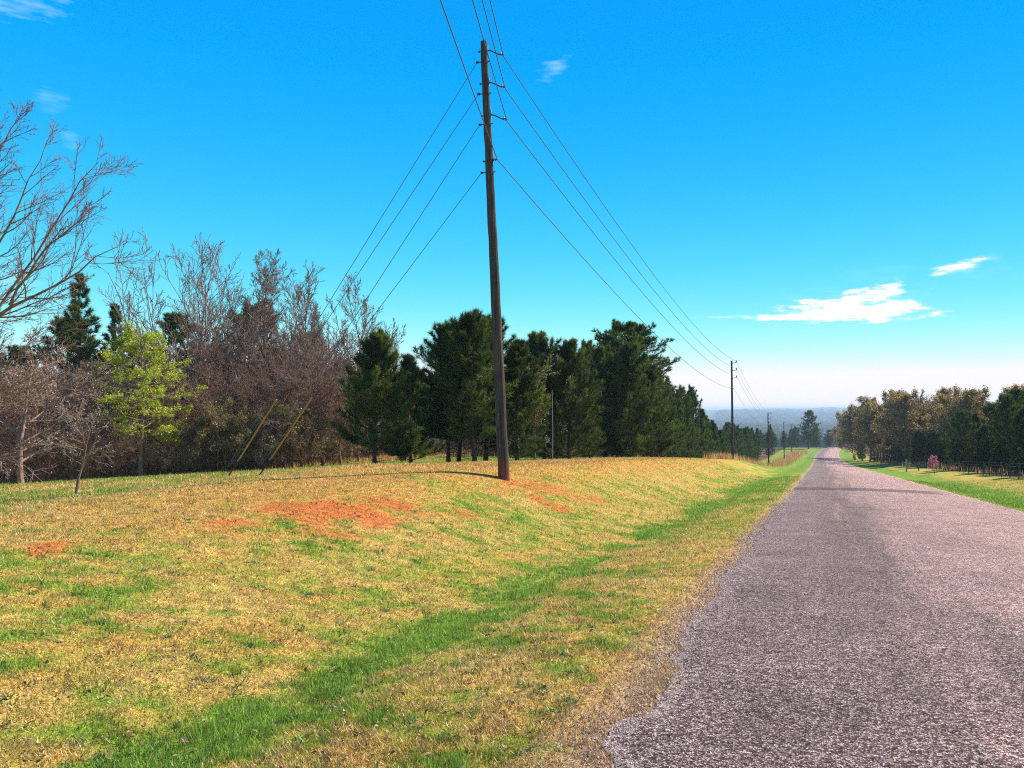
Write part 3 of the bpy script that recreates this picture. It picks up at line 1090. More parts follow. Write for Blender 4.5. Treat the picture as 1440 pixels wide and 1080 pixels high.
TANGLE = [make_bare('bare_tree', 61, 7.0, .12, 14, (.5, 1.2), LV_D, .09, M_BARK_BROWN, M_BARK_BROWN, .008, .62, -.01),
          make_bare('bare_tree', 62, 5.5, .1, 14, (.5, 1.2), LV_D, .08, M_BARK_BROWN, M_BARK_BROWN, .008, .65, -.015)]
LV_W = [(7, .15, .4, 1.0, .5, 6, .16, .03), (5, .15, .5, 1.1, .55, 5, .2, .0), (4, .15, .5, 1.1, .6, 4, .22, -.02)]
BUDDING = make_bare('budding_tree', 63, 7.4, .1, 15, (.5, 1.25), LV_W, .12, M_BARK_GREY, M_BARK_GREY, .010, .62, -.015,
                    leaf=(1, .04, [(.74, .54, .44), (.55, .37, .28), (.76, .60, .50)], M_PETAL, 'blossom', .03))
OLIVE = [(.22, .20, .045), (.16, .16, .035), (.27, .20, .06)]
SHRUB = [make_bare('leafy_shrub', 71, 3.6, .06, 14, (.4, 1.1), LV_D, .035, M_BARK_BROWN, M_BARK_BROWN, .004, .7, .03,
                   leaf=(1, .05, OLIVE, M_LEAF, 'foliage', .05), cat='shrub'),
         make_bare('bare_shrub', 72, 3.2, .05, 14, (.4, 1.1), LV_D, .03, M_BARK_BROWN, M_BARK_BROWN, .004, .75, .03, cat='shrub')]
TANBUD = [make_bare('budding_tree', 81, 14, .12, 15, (.35, .95), LV_F, .18, M_BARK_BROWN, M_BARK_BROWN, .018, .5, .07,
                    leaf=(13, .16, [(.46, .25, .075), (.38, .22, .07), (.29, .22, .06), (.52, .30, .10)], M_LEAF, 'foliage', .25)),
          make_bare('budding_tree', 82, 13, .1, 15, (.35, 1.0), LV_F, .17, M_BARK_BROWN, M_BARK_BROWN, .018, .52, .06,
                    leaf=(13, .16, [(.34, .22, .065), (.26, .20, .05), (.40, .24, .08)], M_LEAF, 'foliage', .25)),
          make_bare('bare_tree', 83, 13, .15, 13, (.3, .9), LV_F, .17, M_BARK_BROWN, M_BARK_BROWN, .018, .5, .06)]
REDBUD = make_bare('redbud_tree', 91, 3.2, .15, 9, (.4, .9), LV_F, .05, M_BARK_BROWN, M_BARK_BROWN, .01, .5, .05,
                   leaf=(4, .06, [(.72, .26, .36), (.6, .18, .30), (.8, .36, .44)], M_PETAL, 'blossom', .08))
YOUNGLEAF = make_bare('leafing_tree', 92, 5.2, .2, 12, (.4, 1.0), LV_F, .06, M_BARK_PALE, M_BARK_BROWN, .006, .45, .06,
                      leaf=(3, .045, [(.24, .26, .05), (.30, .27, .07), (.17, .21, .04)], M_LEAF, 'foliage', .06))


def make_lime(seed=101):
    """the yellow-green tree: flat layered sprays of small new leaves"""
    rng = np.random.default_rng(seed)
    g, lg = Geo(), Geo()
    h = 7.6
    tp = grow(np.zeros((1, 3)), np.array([[.02, 0, 1.]]), np.array([h * .96]), 10, .03, .04, rng)
    V, F = tubes(tp, taper([.12], [.015], 10), 8)
    g.add(V, F)
    n = 46
    zz = np.linspace(1.9, h * .94, n) + rng.normal(0, .08, n)
    aa = np.arange(n) * 2.4 + rng.normal(0, .3, n)
    q = (zz - 1.9) / (h - 1.9)
    L = np.interp(q, [0, .15, .45, .8, 1], [1.9, 2.6, 2.5, 1.2, .5]) * rng.uniform(.7, 1.15, n)
    f = zz / (h * .96) * 9
    i = np.minimum(f.astype(int), 8)
    p = tp[0][i] * (1 - (f - i))[:, None] + tp[0][i + 1] * (f - i)[:, None]
    d = np.stack([np.cos(aa), np.sin(aa), .25 + .5 * q], -1)
    B = grow(p, d, L, 7, .07, -.03, rng)
    rr = taper(L * .012, np.full(n, .004), 7)
    V, F = tubes(B, rr, 4)
    g.add(V, F)
    q1, d1, t1, r1, par = spawn(B, rr, 9, .2, 1, .5, 1.1, rng)
    d1[:, 2] *= .35
    T1 = grow(q1, d1, np.clip(L[par] * .42 * (1.2 - t1), .2, 1.2), 5, .10, -.01, rng)
    R1 = taper(np.full(len(t1), .006), np.full(len(t1), .003), 5)
    V, F = tubes(T1, R1, 3)
    g.add(V, F)
    q2, d2, t2, r2, par2 = spawn(T1, R1, 5, .2, 1, .4, 1.0, rng)
    d2[:, 2] *= .4
    T2 = grow(q2, d2, rng.uniform(.12, .34, len(t2)), 4, .12, 0, rng)
    V, F = tubes(T2, taper(np.full(len(t2), .004), np.full(len(t2), .002), 4), 3)
    g.add(V, F)
    leaves(lg, T2, 12, .046, [(.56, .56, .03), (.44, .52, .025), (.32, .44, .02), (.66, .56, .04), (.2, .32, .02)], rng, .05, 1.2)
    return Proto([('trunk', g.mesh('leafing_tree_trunk', M_BARK_GREY, True)), ('crown', lg.mesh('leafing_tree_crown', M_LEAF))], 'leafing_tree', 'tree')


LIME_TREE = make_lime()


def make_big_bare():
    """the tall bare tree whose trunk stands just outside the picture on the left; its limbs arch over to the right"""
    rng = np.random.default_rng(207)
    g, cr = Geo(), Geo()
    r2, f2 = np.array([RGT[0], RGT[1], 0]), np.array([FWD[0], FWD[1], 0])
    up = np.array([0, 0, 1.])

    def pl(pts, k=9):
        pts = np.array([r2 * a + f2 * c + up * b for a, b, c in pts])
        s = np.linspace(0, 1, len(pts))
        t = np.linspace(0, 1, k)
        o = np.stack([np.interp(t, s, pts[:, j]) for j in range(3)], -1)
        o[1:-1] = (o[:-2] + 2 * o[1:-1] + o[2:]) / 4
        return o + rng.normal(0, .025, o.shape)
    trunk = pl([(0, -.1, 0), (.05, 1.5, 0), (.2, 3, .1), (.45, 4.6, .1), (.5, 6.5, 0), (.7, 8.3, 0), (.8, 9.6, .1)], 12)[None]
    trr = taper([.16], [.02], 12)
    V, F = tubes(trunk, trr, 10)
    g.add(V, F)
    # limbs given as (right, up, away) metres from the trunk's foot
    L = [[(.12, 2.2, 0), (.9, 3.3, -.2), (1.8, 4.5, -.3), (2.5, 4.85, -.3), (3.4, 5.15, -.4), (4.2, 5.8, -.4), (4.9, 6.2, -.4)],
         [(1.5, 4.15, -.25), (2.1, 5.3, .1), (2.7, 6.4, .3), (3.1, 7.3, .3), (3.6, 8.1, .4), (3.9, 8.6, .5)],
         [(2.2, 4.75, -.3), (2.9, 5.6, -.5), (3.5, 6.2, -.7), (4.1, 6.7, -.7), (4.3, 7.2, -.7)],
         [(.45, 4.6, 0), (1.2, 5.8, .3), (1.7, 6.9, .5), (2.0, 8.0, .6), (2.5, 9.2, .7)],
         [(.5, 6.0, 0), (1.1, 7.2, -.3), (1.5, 8.3, -.3), (1.6, 9.6, -.3)],
         [(.55, 6.9, 0), (1.1, 8.0, .3), (1.5, 9.2, .5), (1.9, 9.9, .6)],
         [(.3, 3.6, 0), (1.0, 4.4, .6), (1.9, 5.0, 1.2), (2.8, 5.6, 1.6)],
         [(.2, 3.0, 0), (-.8, 4.2, .5), (-1.8, 5.6, .8), (-2.5, 7.0, 1)],
         [(.4, 4.4, 0), (-.4, 6, -.5), (-.9, 7.6, -.8), (-1.1, 9, -1)],
         [(.15, 2.4, 0), (.8, 2.9, -.3), (1.9, 3.4, -.5), (3.1, 3.7, -.6), (3.8, 4.2, -.6)],
         [(.1, 2.0, 0), (.9, 2.6, .4), (1.8, 2.75, .6), (2.8, 2.7, .7), (3.6, 2.95, .8)]]
    B = np.stack([pl(q, 10) for q in L])
    r0 = np.array([.06, .04, .033, .045, .04, .035, .035, .045, .04, .028, .026])
    rr = taper(r0, np.full(len(L), .007), 10)
    V, F = tubes(B, rr, 6)
    g.add(V, F)
    limbs_tree(g, cr, np.concatenate([B, trunk[:, 2:]]), np.concatenate([rr, trr[:, 2:]]), rng,
               [(13, .12, .35, .85, .34, 6, .09, .07), (8, .2, .4, .9, .45, 5, .11, .08), (4, .25, .4, .9, .5, 4, .12, .06)], .0048)
    return Proto([('trunk', g.mesh('tall_bare_tree_trunk', M_BARK_BROWN, True)), ('crown', cr.mesh('tall_bare_tree_crown', M_BARK_BROWN, True))], 'bare_tree', 'tree')


BIG_BARE = make_big_bare()

# ------------------------------------------------------------------ plants: where they stand
rr_ = random.Random(77)


def put(pr, u, D, s, label, group=None, sz=None, rz=None, name=None):
    x, y = ud(u, D)
    return pr.place(x, y, rr_.uniform(0, 6.28) if rz is None else rz, s, label, group, sz=sz, name=name)


put(BIG_BARE, -105, 20, 1.05, 'tall grey bare tree arching its limbs in from the left edge', rz=0)
put(LIME_TREE, 200, 38, 1.0, 'yellow-green tree in fresh leaf at the wood edge', rz=.4)
put(BUDDING, 32, 33, .95, 'spreading pale-budded tree with a leaning trunk at the left wood edge', rz=1.0)
put(BUDDING, 118, 38, .8, 'lower pale-budded tree between the spreading one and the yellow-green tree', rz=3.3)
put(BUDDING, -60, 31, .9, 'pale-budded tree mostly cut off by the left edge', rz=5.0)

# bare trees of the left wood that can be told apart
put(BARE[0], 268, 46, 1.16, 'wide vase-shaped grey bare tree right behind the yellow-green tree', rz=.8)
put(BARE[1], 380, 50, 1.08, 'tall narrow bare tree with the highest tip right of the vase-shaped one', rz=2)
put(BARE[2], 442, 50, 1.05, 'bushy bare tree behind the right yellow guy guard', rz=3)
put(BARE[2], 492, 52, 1.02, 'bare tree just left of the lone pine, fine reddish twigs', rz=1)
put(BARE[3], 538, 58, 1.0, 'thin bare tree showing behind the lone pine', rz=.3)
put(BARE[3], 738, 66, 1.02, 'bare twigs poking up between pines right of the pole', rz=2)
gW = 'bare trees of the wood on the left'
lW = 'brown bare tree among the tangled trees of the left wood'
for (u, D, k, s) in [(-40, 50, 2, .9), (20, 52, 3, .85), (70, 56, 2, .8), (225, 52, 3, .95), (300, 52, 3, 1.0), (330, 57, 2, 1.05), (352, 47, 3, .95), (408, 54, 3, 1.1),
                     (420, 60, 2, 1.1), (470, 57, 3, 1.08), (455, 46, 3, .8), (515, 60, 2, .85), (400, 46, 3, .85), (310, 46, 3, .75), (285, 60, 2, .95), (135, 52, 3, .75),
                     (560, 66, 2, .72), (600, 74, 3, .8), (650, 72, 3, .8), (700, 76, 2, .75), (780, 84, 3, .8), (180, 58, 2, .8)]:
    put(BARE[k], u, D, s, lW, gW)
gT = 'low tangled trees along the left wood edge'
lT = 'low tangled brown tree in the thicket at the left wood edge'
for (u, D, k, s) in [(-30, 36, 0, .9), (60, 40, 1, 1.0), (95, 43, 0, .95), (150, 43, 0, .9), (240, 42, 1, .95), (275, 41, 0, .8), (305, 42, 0, .9), (345, 42, 1, .95), (370, 43, 0, .9),
                     (400, 42, 1, .9), (425, 43, 0, .95), (455, 44, 1, 1), (480, 46, 0, .85), (505, 50, 1, .9), (565, 60, 0, .9), (620, 66, 1, .9),
                     (0, 41, 1, 1.0), (30, 43, 0, 1.0), (125, 46, 1, 1.1), (180, 45, 0, 1.0), (210, 46, 1, 1.0), (225, 43, 0, .9), (290, 45, 0, 1.1), (325, 47, 1, 1.2), (355, 49, 0, 1.15), (385, 47, 0, 1.1), (415, 49, 1, 1.2), (440, 50, 0, 1.15),
                     (470, 51, 1, 1.2), (495, 54, 0, 1.1), (535, 60, 1, 1.1), (590, 66, 0, 1.0), (650, 74, 1, 1.0), (700, 80, 0, 1.0), (-50, 38, 1, 1.1)]:
    put(TANGLE[k], u, D, s, lT, gT)
gS = 'shrubs at the foot of the left wood'
for (u, D, k, s) in [(262, 39, 0, .9), (318, 40, 0, 1.05), (338, 40.5, 0, .9), (390, 41, 0, .95), (412, 41.5, 0, 1.0), (440, 42, 0, .85), (375, 40.5, 1, .9), (355, 41, 1, 1), (285, 40, 1, .9), (470, 44, 1, .9),
                     (430, 41, 1, .8), (235, 39, 1, .8), (160, 37, 1, .9), (70, 35, 1, .9), (20, 34, 1, .9), (125, 36, 1, .8), (490, 45, 0, .7), (-20, 33, 1, .9)]:
    put(SHRUB[k], u, D, s, ['olive-green leafing shrub at the foot of the left wood', 'leafless brown shrub at the foot of the left wood'][k], gS)

# dark pines inside the left wood
put(PINE_SLIM, 115, 52, 1.28, 'slim dark pine rising highest above the pale-budded trees', rz=1)
put(PINE_SLIM, 166, 53, 1.08, 'slim dark pine beside the left edge of the yellow-green tree', rz=2.5)
put(PINE_BIG[0], 85, 54, .98, 'broad dark pine left of the slim highest one in the wood', rz=0)
put(PINE_BIG[1], 247, 60, 1.0, 'dark pine hidden behind the vase-shaped bare tree', rz=0)
put(PINE_BIG[2], 355, 58, 1.05, 'dark pine showing through the narrow bare tree', rz=0)
put(PINE_BIG[0], 437, 62, .9, 'dark pine showing through the bushy bare tree', rz=2)
gP = 'dark pines deep in the left wood'
for (u, D, k, s) in [(-30, 60, 0, .9), (30, 62, 1, .85), (200, 66, 1, .85), (300, 68, 0, .9), (480, 72, 1, .8), (520, 70, 2, .75), (560, 78, 0, .75), (610, 82, 1, .75), (660, 84, 0, .75), (720, 88, 2, .75), (140, 66, 0, .8), (390, 70, 2, .9), (790, 92, 0, .8),
                     (0, 70, 2, .8), (110, 70, 2, .75), (265, 74, 2, .8), (365, 76, 0, .85), (410, 78, 1, .8), (455, 76, 0, .8),
                     (500, 80, 1, .75), (540, 84, 0, .72), (585, 86, 2, .7), (635, 90, 0, .7), (690, 94, 1, .7), (750, 96, 0, .75), (820, 100, 1, .7)]:
    put(PINE_BIG[k], u, D, s, 'dark pine standing deep inside the left wood', gP)

# planted pines on the lawn
put(PINE[0], 527, 33, 1.0, 'lone conical pine nearest the woods with its shadow on the lawn', rz=.5)
put(PINE[3], 578, 41, 1.0, 'smaller pine behind and right of the lone conical pine', rz=2)
put(PINE[1], 631, 36, .99, 'leftmost pine of the group of four trunks left of the near pole', rz=0)
put(PINE[2], 645, 38.5, 1.02, 'second pine of the four left of the near pole, slim trunk', rz=1.5)
put(PINE[2], 668, 34, .98, 'third and thickest pine of the four left of the near pole', rz=4)
put(PINE[1], 683, 37, 1.06, 'rightmost pine of the four, partly behind the near pole', rz=2.7)
put(PINE[3], 727, 36, .97, 'green pine branched to the ground right behind the near pole', rz=4.2)
put(PINE[1], 766, 41, 1.02, 'pine with a short dark trunk next to the thin white stake', rz=5)
put(PINE[4], 800, 40, .93, 'broad pine right of the thin white stake', rz=1)
put(YOUNGLEAF, 752, 37, .95, 'thin tree in new yellow-green leaf right of the near pole', rz=1)
put(PINE[3], 829, 46, .52, 'small light green pine in front of the big pine clump', rz=1)
put(PINE[4], 850, 55, 1.18, 'left pine of the dense dark clump', rz=0)
put(PINE[4], 884, 54, 1.2, 'front middle pine of the dense dark clump', rz=2)
put(PINE[3], 916, 57, 1.18, 'right pine of the dense dark clump', rz=3)
put(PINE[3], 868, 58, 1.3, 'pine in the back of the dense dark clump', rz=5)
put(PINE_TALL, 878, 61, 1.22, 'tallest round-topped pine rising out of the dense dark clump', rz=0, sz=.95)

# the planted row beyond, running away along the road
gR = 'pines of the long dark row beyond the clump'
rng = random.Random(4)
k = 0
for row in range(2):
    yy_ = 69.0 + row
    while yy_ < 215:
        x_ = -16.2 - row * 3.6 + rng.uniform(-.6, .6)
        s_ = rng.uniform(.82, 1.08) * (1.0 if yy_ < 130 else .95)
        lab = 'first pine of the long dark row beyond the clump' if k == 0 else 'pine in the long dark row beyond the clump'
        PINE_FAR[rng.randrange(4)].place(x_, yy_, rng.uniform(0, 6), s_, lab, gR if k else None, sz=s_ * rng.uniform(1.0, 1.2) * (1.18 if yy_ < 110 else 1.05))
        k += 1
        yy_ += rng.uniform(2.6, 3.6) * (1 if yy_ < 120 else 1.5)

# beyond the row and round the far end of the road
gF = 'pines round the far end of the road'
for i in range(36):
    y_ = rng.uniform(235, 420)
    x_ = -13 - rng.random() ** 1.5 * 75 if y_ < 330 else rng.uniform(-60, 3)
    PINE_FAR[rng.randrange(4)].place(x_, y_, rng.uniform(0, 6), rng.uniform(1.0, 1.5), 'far dark pine in the mass beyond the row of poles', gF)
put(PINE_BIG[1], 1136, 330, 1.45, 'lone far pine standing above the others left of the road end', rz=1)
for i in range(30):
    y_ = rng.uniform(420, 475)
    x_ = rng.uniform(-50, 30)
    PINE_BIG[rng.randrange(3)].place(x_, y_, rng.uniform(0, 6), rng.uniform(.6, .9), 'far bluish pine behind the crest where the road disappears', 'pines behind the road crest')
for i in range(10):
    y_ = rng.uniform(385, 410)
    PINE_BIG[rng.randrange(3)].place(rng.uniform(24, 40), y_, rng.uniform(0, 6), rng.uniform(1.0, 1.3), 'far bluish pine right of the road end', 'pines right of the road end')

# the wood on the right of the road
gB, gQ = 'budding trees of the right wood', 'dark pines of the right wood'
rng = random.Random(9)


def right(x, y, kind, s, lab, grp=None):
    kind.place(x, y, rng.uniform(0, 6.28), s, lab, grp, sz=s * rng.uniform(.95, 1.08))


right(13.0, 186, TANBUD[0], .95, 'first tan budding tree at the left end of the right wood')
right(15.5, 165, PINE_TALL, 1.12, 'flat-topped open pine above the tan trees of the right wood')
right(16.0, 150, TANBUD[2], 1.0, 'bare grey tree with visible trunk among the tan trees')
right(14.2, 96, PINE_BIG[0], .62, 'low dense dark pine just behind the fence post')
right(19.0, 72, PINE[4], 1.05, 'grey-green young pine by the fence, right of the pink tree')
right(19.5, 55, PINE_BIG[2], .80, 'dark pine cut off by the right edge')
for i in range(18):
    y_ = 56 + 50 * rng.random()
    right(18.5 + rng.random() * 12, y_, PINE_BIG[0], rng.uniform(.52, .74), 'dark pine with low limbs near the right edge of the wood', gQ)
for i in range(46):
    y_ = 120 + 120 * rng.random()
    x_ = 15.5 + rng.random() ** 1.4 * 22 + max(0, y_ - 200) * .05
    right(x_, y_, TANBUD[rng.choice([0, 0, 1, 1, 2])], rng.uniform(.7, .92), 'tan or bare hardwood in the left half of the right wood', gB)
for i in range(48):
    y_ = 62 + 85 * rng.random()
    x_ = 17.5 + rng.random() ** 1.3 * 24
    s_ = rng.uniform(.55, .8)
    right(x_, y_, PINE_BIG[rng.randrange(3)], s_, 'dark pine in the right half of the right wood', gQ)
for i in range(46):
    y_ = 58 + 130 * rng.random()
    right(15.6 + rng.random() * 4.5, y_, PINE_FAR[rng.randrange(4)], rng.uniform(.55, .95), 'low dark pine along the front of the right wood', 'low pines along the right wood')
for i in range(14):
    y_ = 210 + 100 * rng.random()
    right(17 + rng.random() * 14 + float(bend(y_)), y_, PINE_BIG[rng.randrange(3)], rng.uniform(.8, 1.1), 'dark pine behind the tan trees of the right wood', 'pines behind the tan trees')
for (x_, y_, k_, s_) in [(9.2, 232, 0, 1.0), (10.3, 216, 1, 1.02), (9.4, 247, 1, 1.0), (11.2, 200, 0, 1.05), (12.6, 208, 2, 1.0), (12.0, 176, 1, .98), (13.5, 160, 0, .95), (12.8, 222, 0, 1.0), (14.5, 148, 1, .95)]:
    right(x_, y_, TANBUD[k_], s_, 'tan budding hardwood along the front left end of the right wood', gB)
for (x_, y_) in [(10.6, 225), (12.3, 192), (13.2, 170), (11.0, 240), (14.2, 155), (14.6, 138)]:
    right(x_, y_, PINE_FAR[rng.randrange(4)], .8, 'low dark pine under the tan trees of the right wood', 'low pines under the tan trees')
put(REDBUD, 1312, 76, .55, 'small tree in pink blossom behind the right fence', rz=1)


# ------------------------------------------------------------------ stems, dry grass, far woods
def stems(name, xy, h, r, cols, rng, wob=.12, K=4, lean=.25):
    n = len(xy)
    z = T(xy[:, 0], xy[:, 1]) - .03
    p = np.column_stack([xy, z])
    d = np.column_stack([rng.normal(0, lean, (n, 2)), np.ones(n)])
    P = grow(p, d, h, K, wob, .02, rng)
    V, F = tubes(P, taper(np.full(n, 1.0) * r, np.full(n, .35) * r, K), 3)
    cc = np.repeat(np.asarray(cols)[rng.integers(0, len(cols), n)] * rng.uniform(.6, 1.3, (n, 1)), K * 3, 0)
    return V, F, cc


def build_undergrowth():
    rng = np.random.default_rng(31)
    n = 22000
    y = rng.uniform(6, 100, n)
    e = np.interp(y, WOOD_EDGE_Y, WOOD_EDGE_X)
    x = e - .3 - 20 * rng.random(n) ** 1.7
    g = Geo()
    h = rng.uniform(.5, 3.4, n) * np.clip((e - x) / 2 + .35, .35, 1)
    g.add(*stems('u', np.column_stack([x, y]), h, rng.uniform(.006, .018, n)[:, None] if False else .010, [(.22, .115, .065), (.30, .17, .09), (.14, .075, .045), (.32, .21, .11)], rng, .16, 5))
    # straggling dead leaves caught in it
    k = 9000
    i = rng.integers(0, n, k)
    c = np.column_stack([x[i], y[i], T(x[i], y[i])]) + np.column_stack([rng.normal(0, .3, (k, 2)), rng.uniform(.05, 1.5, k)])
    tw = np.stack([c, c + rng.normal(0, .12, (k, 3))], 1)
    leaves(g, tw, 2, .05, [(.26, .15, .08), (.20, .12, .07), (.17, .15, .06)], rng, .05)
    tag(link('undergrowth', g.mesh('undergrowth', M_DRY)), 'brown leafless undergrowth at the foot of the left wood', 'undergrowth', kind='stuff')


def build_tall_grass():
    """orange-brown dry grass round the feet of the far poles and along the wood edges"""
    rng = np.random.default_rng(33)
    pts = []
    for (x0, y0, sx, sy, n) in [(-10.0, 91, .9, 3.2, 900), (-9.8, 103, 1.2, 5, 900), (-10, 125, 1.6, 12, 1800), (-9.8, 155, 1.6, 14, 1500), (-9, 200, 1.5, 25, 1500), (-8, 255, 1.5, 25, 1200),
                                (-26.5, 47, 1.0, 4, 900), (-28.5, 52, 1.2, 5, 700), (-7, 300, 1.5, 14, 800), (15.2, 120, .8, 22, 1200), (14.5, 160, .8, 20, 900)]:
        pts.append(np.column_stack([rng.normal(x0, sx, n), rng.normal(y0, sy, n)]))
    y = rng.uniform(14, 44, 2600)
    pts.append(np.column_stack([np.interp(y, WOOD_EDGE_Y, WOOD_EDGE_X) + rng.normal(-.2, .35, 2600), y]))
    xy = np.concatenate(pts)
    n = len(xy)
    h = rng.uniform(.35, 1.0, n) * np.where(xy[:, 1] < 54, .4, 1)
    z = T(xy[:, 0], xy[:, 1]) - .02
    wd = (.008 + .00022 * np.hypot(xy[:, 0], xy[:, 1])) * rng.uniform(.7, 1.4, n)
    th = rng.uniform(0, 6.28, n)
    P = np.column_stack([xy, z])
    sd = np.column_stack([np.cos(th), np.sin(th), 0 * th]) * wd[:, None]
    tip = P + np.column_stack([rng.normal(0, .22, (n, 2)) * h[:, None], h])
    V = np.stack([P - sd, P + sd, tip], 1).reshape(-1, 3)
    cols = np.array([(.66, .32, .12), (.58, .25, .09), (.70, .42, .20), (.50, .30, .11)])[rng.integers(0, 4, n)] * rng.uniform(.7, 1.25, (n, 1))
    tag(link('dry_grass', mesh_np('dry_grass', V, np.arange(n * 3).reshape(-1, 3), M_GRASS, np.repeat(cols, 3, 0))),
        'orange-brown tall dry grass round the feet of the far poles', 'dry grass', kind='stuff')


def build_far_woods():
    """the valley's woods, kilometres of small crowns"""
    rng = np.random.default_rng(35)
    n = 11000
    y = 800 + 4900 * rng.random(n) ** 1.7
    a = rng.uniform(.06, .52, n) - .12
    x = y * np.tan(a - .06)
    s = rng.uniform(4, 7.5, n) * (1 + y / 2200)
    base = []
    for i in range(3):
        for j in range(6):
            th = j / 6 * 6.283
            rr = [1.0, .85, .42][i]
            base.append([rr * math.cos(th), rr * math.sin(th), [0, .7, 1.25][i]])
    base.append([0, 0, 1.45])
    base = np.array(base)
    fc = []
    for i in range(2):
        for j in range(6):
            fc.append([i * 6 + j, i * 6 + (j + 1) % 6, (i + 1) * 6 + (j + 1) % 6])
            fc.append([i * 6 + j, (i + 1) * 6 + (j + 1) % 6, (i + 1) * 6 + j])
    for j in range(6):
        fc.append([12 + j, 12 + (j + 1) % 6, 18])
    fc = np.array(fc)
    V = base[None] * rng.uniform(.75, 1.25, (n, 19, 1)) * s[:, None, None]
    V += np.column_stack([x, y, T(x, y) - 1])[:, None, :]
    F = (fc[None] + 19 * np.arange(n)[:, None, None]).reshape(-1, 3)
    pal = np.array([(.03, .055, .025), (.05, .07, .03), (.10, .085, .05), (.13, .10, .06)])
    col = np.repeat(pal[rng.choice(4, n, p=[.45, .3, .15, .1])] * rng.uniform(.7, 1.3, (n, 1)), 19, 0)
    m, t, o = new_mat('far_foliage')
    at = N(t, 'ShaderNodeAttribute', attribute_name='col')
    principled(t, o, at.outputs[0], .9, .1)
    tag(link('far_woods', mesh_np('far_woods', V.reshape(-1, 3), F, m, col)), 'hazy woods covering the valley beyond the road end', 'woods', kind='stuff')


build_undergrowth()
build_tall_grass()
build_far_woods()


def build_hills():
    n = 160
    x = np.linspace(-4200, 4200, n)
    ys = np.array([6000, 6500, 7000, 7800])
    crest = CAM_Z - 2 + (fbm(x, x * 0 + 4, .0012, 4) - .5) * 60 + np.interp(x, [-3000, -300, 800, 2500], [-8, -6, 8, 16])
    rows = [np.full(n, -70.0), crest * .4 - 25, crest, crest - 25]
    V = np.stack([np.stack([x, np.full(n, yy), zz], -1) for yy, zz in zip(ys, rows)]).reshape(-1, 3)
    idx = np.arange(4 * n).reshape(4, n)
    F = np.stack([idx[:-1, :-1], idx[:-1, 1:], idx[1:, 1:], idx[1:, :-1]], -1).reshape(-1, 4)
    m, t, o = new_mat('wooded_hills')
    gp = N(t, 'ShaderNodeNewGeometry')
    f = noise(t, gp.outputs['Position'], .02, 5, .7)
    principled(t, o, ramp(t, f, [(.3, (.03, .05, .025)), (.7, (.10, .10, .05))]), .95, .05, f, 20, .8)
    tag(link('hills', mesh_np('hills', V, F, m, None, True)), 'low blue ridge on the horizon', 'hills', kind='structure')


build_hills()


# ------------------------------------------------------------------ poles, lines and guys
def mat_pole():
    m, t, o = new_mat('weathered_pole_wood')
    tc = N(t, 'ShaderNodeTexCoord')
    mp = N(t, 'ShaderNodeMapping')
    mp.inputs['Scale'].default_value = (22, 22, .9)
    t.links.new(tc.outputs['Object'], mp.inputs[0])
    f = noise(t, mp.outputs[0], 1.6, 6, .7)
    f2 = noise(t, tc.outputs['Object'], 1.2, 4, .6)
    c = ramp(t, f, [(.28, (.022, .016, .013)), (.5, (.075, .058, .046)), (.74, (.19, .155, .125))])
    c = mixc(t, 1.0, c, ramp(t, f2, [(.3, (.75, .8, .8)), (.7, (1.2, 1.12, 1.0))]), 'MULTIPLY')
    sx_ = N(t, 'ShaderNodeSeparateXYZ')
    t.links.new(tc.outputs['Object'], sx_.inputs[0])
    k = mth(t, 'MULTIPLY_ADD', sx_.outputs[2], -1.1, .75, clamp=True)          # clay splash at the foot
    k = mth(t, 'MULTIPLY', k, .8)
    c = mixc(t, k, c, (.30, .09, .045))
    principled(t, o, c, .9, .12, f, .02, .9)
    return m


def mat_plain(name, col, rough=.5, metal=0.0):
    m, t, o = new_mat(name)
    tc = N(t, 'ShaderNodeTexCoord')
    f = noise(t, tc.outputs['Object'], 14, 4, .6)
    c = mixc(t, f, tuple(v * .65 for v in col), tuple(min(1, v * 1.25) for v in col))
    p = principled(t, o, c, rough, .3)
    p.inputs['Metallic'].default_value = metal
    return m


M_POLE = mat_pole()
M_STEEL = mat_plain('galvanised_steel', (.30, .30, .31), .45, .7)
M_DARKIRON = mat_plain('dark_iron', (.045, .035, .032), .6, .4)
M_INSUL = mat_plain('grey_insulator', (.16, .15, .16), .35)
M_WIRE = mat_plain('weathered_conductor', (.10, .11, .13), .5, .3)
M_GUARD = mat_plain('faded_yellow_plastic', (.44, .23, .026), .65)
M_WHITE = mat_plain('white_paint', (.36, .35, .31), .6)
M_POST = mat_plain('fence_wood', (.09, .07, .055), .9)


def lathe(g, axis_pts, radii, sides=12, col=(1, 1, 1), cap=True):
    P = np.asarray(axis_pts, float)[None]
    V, F = tubes(P, np.asarray(radii, float)[None], sides)
    g.add(V, F, col)
    if cap:
        for p, r, s in ((0, 0, -1), (len(axis_pts) - 1, -1, 1)):
            ring = V.reshape(len(axis_pts), sides, 3)[p]
            c = ring.mean(0)
            vv = np.concatenate([ring, c[None]])
            ff = np.array([[j, (j + 1) % sides, sides] for j in range(sides)])
            g.add(vv, ff, col)


def tube_mesh(name, pts, r, mat, sides=8):
    g = Geo()
    rad = np.full(len(pts), r) if np.isscalar(r) else r
    lathe(g, pts, rad, sides)
    return g.mesh(name, mat, True)


def insulator(name, p, ax, mat, s=1.0):
    """a small bell with two sheds along ax from p"""
    ax = np.asarray(ax, float)
    ax /= np.linalg.norm(ax)
    g = Geo()
    z = np.array([0, .015, .02, .04, .045, .07, .075, .095, .10, .125, .13, .15]) * s
    r = np.array([.018, .018, .045, .045, .022, .022, .05, .05, .022, .022, .035, .03]) * s
    lathe(g, [np.asarray(p) + ax * q for q in z], r, 10)
    return g.mesh(name, mat, True)


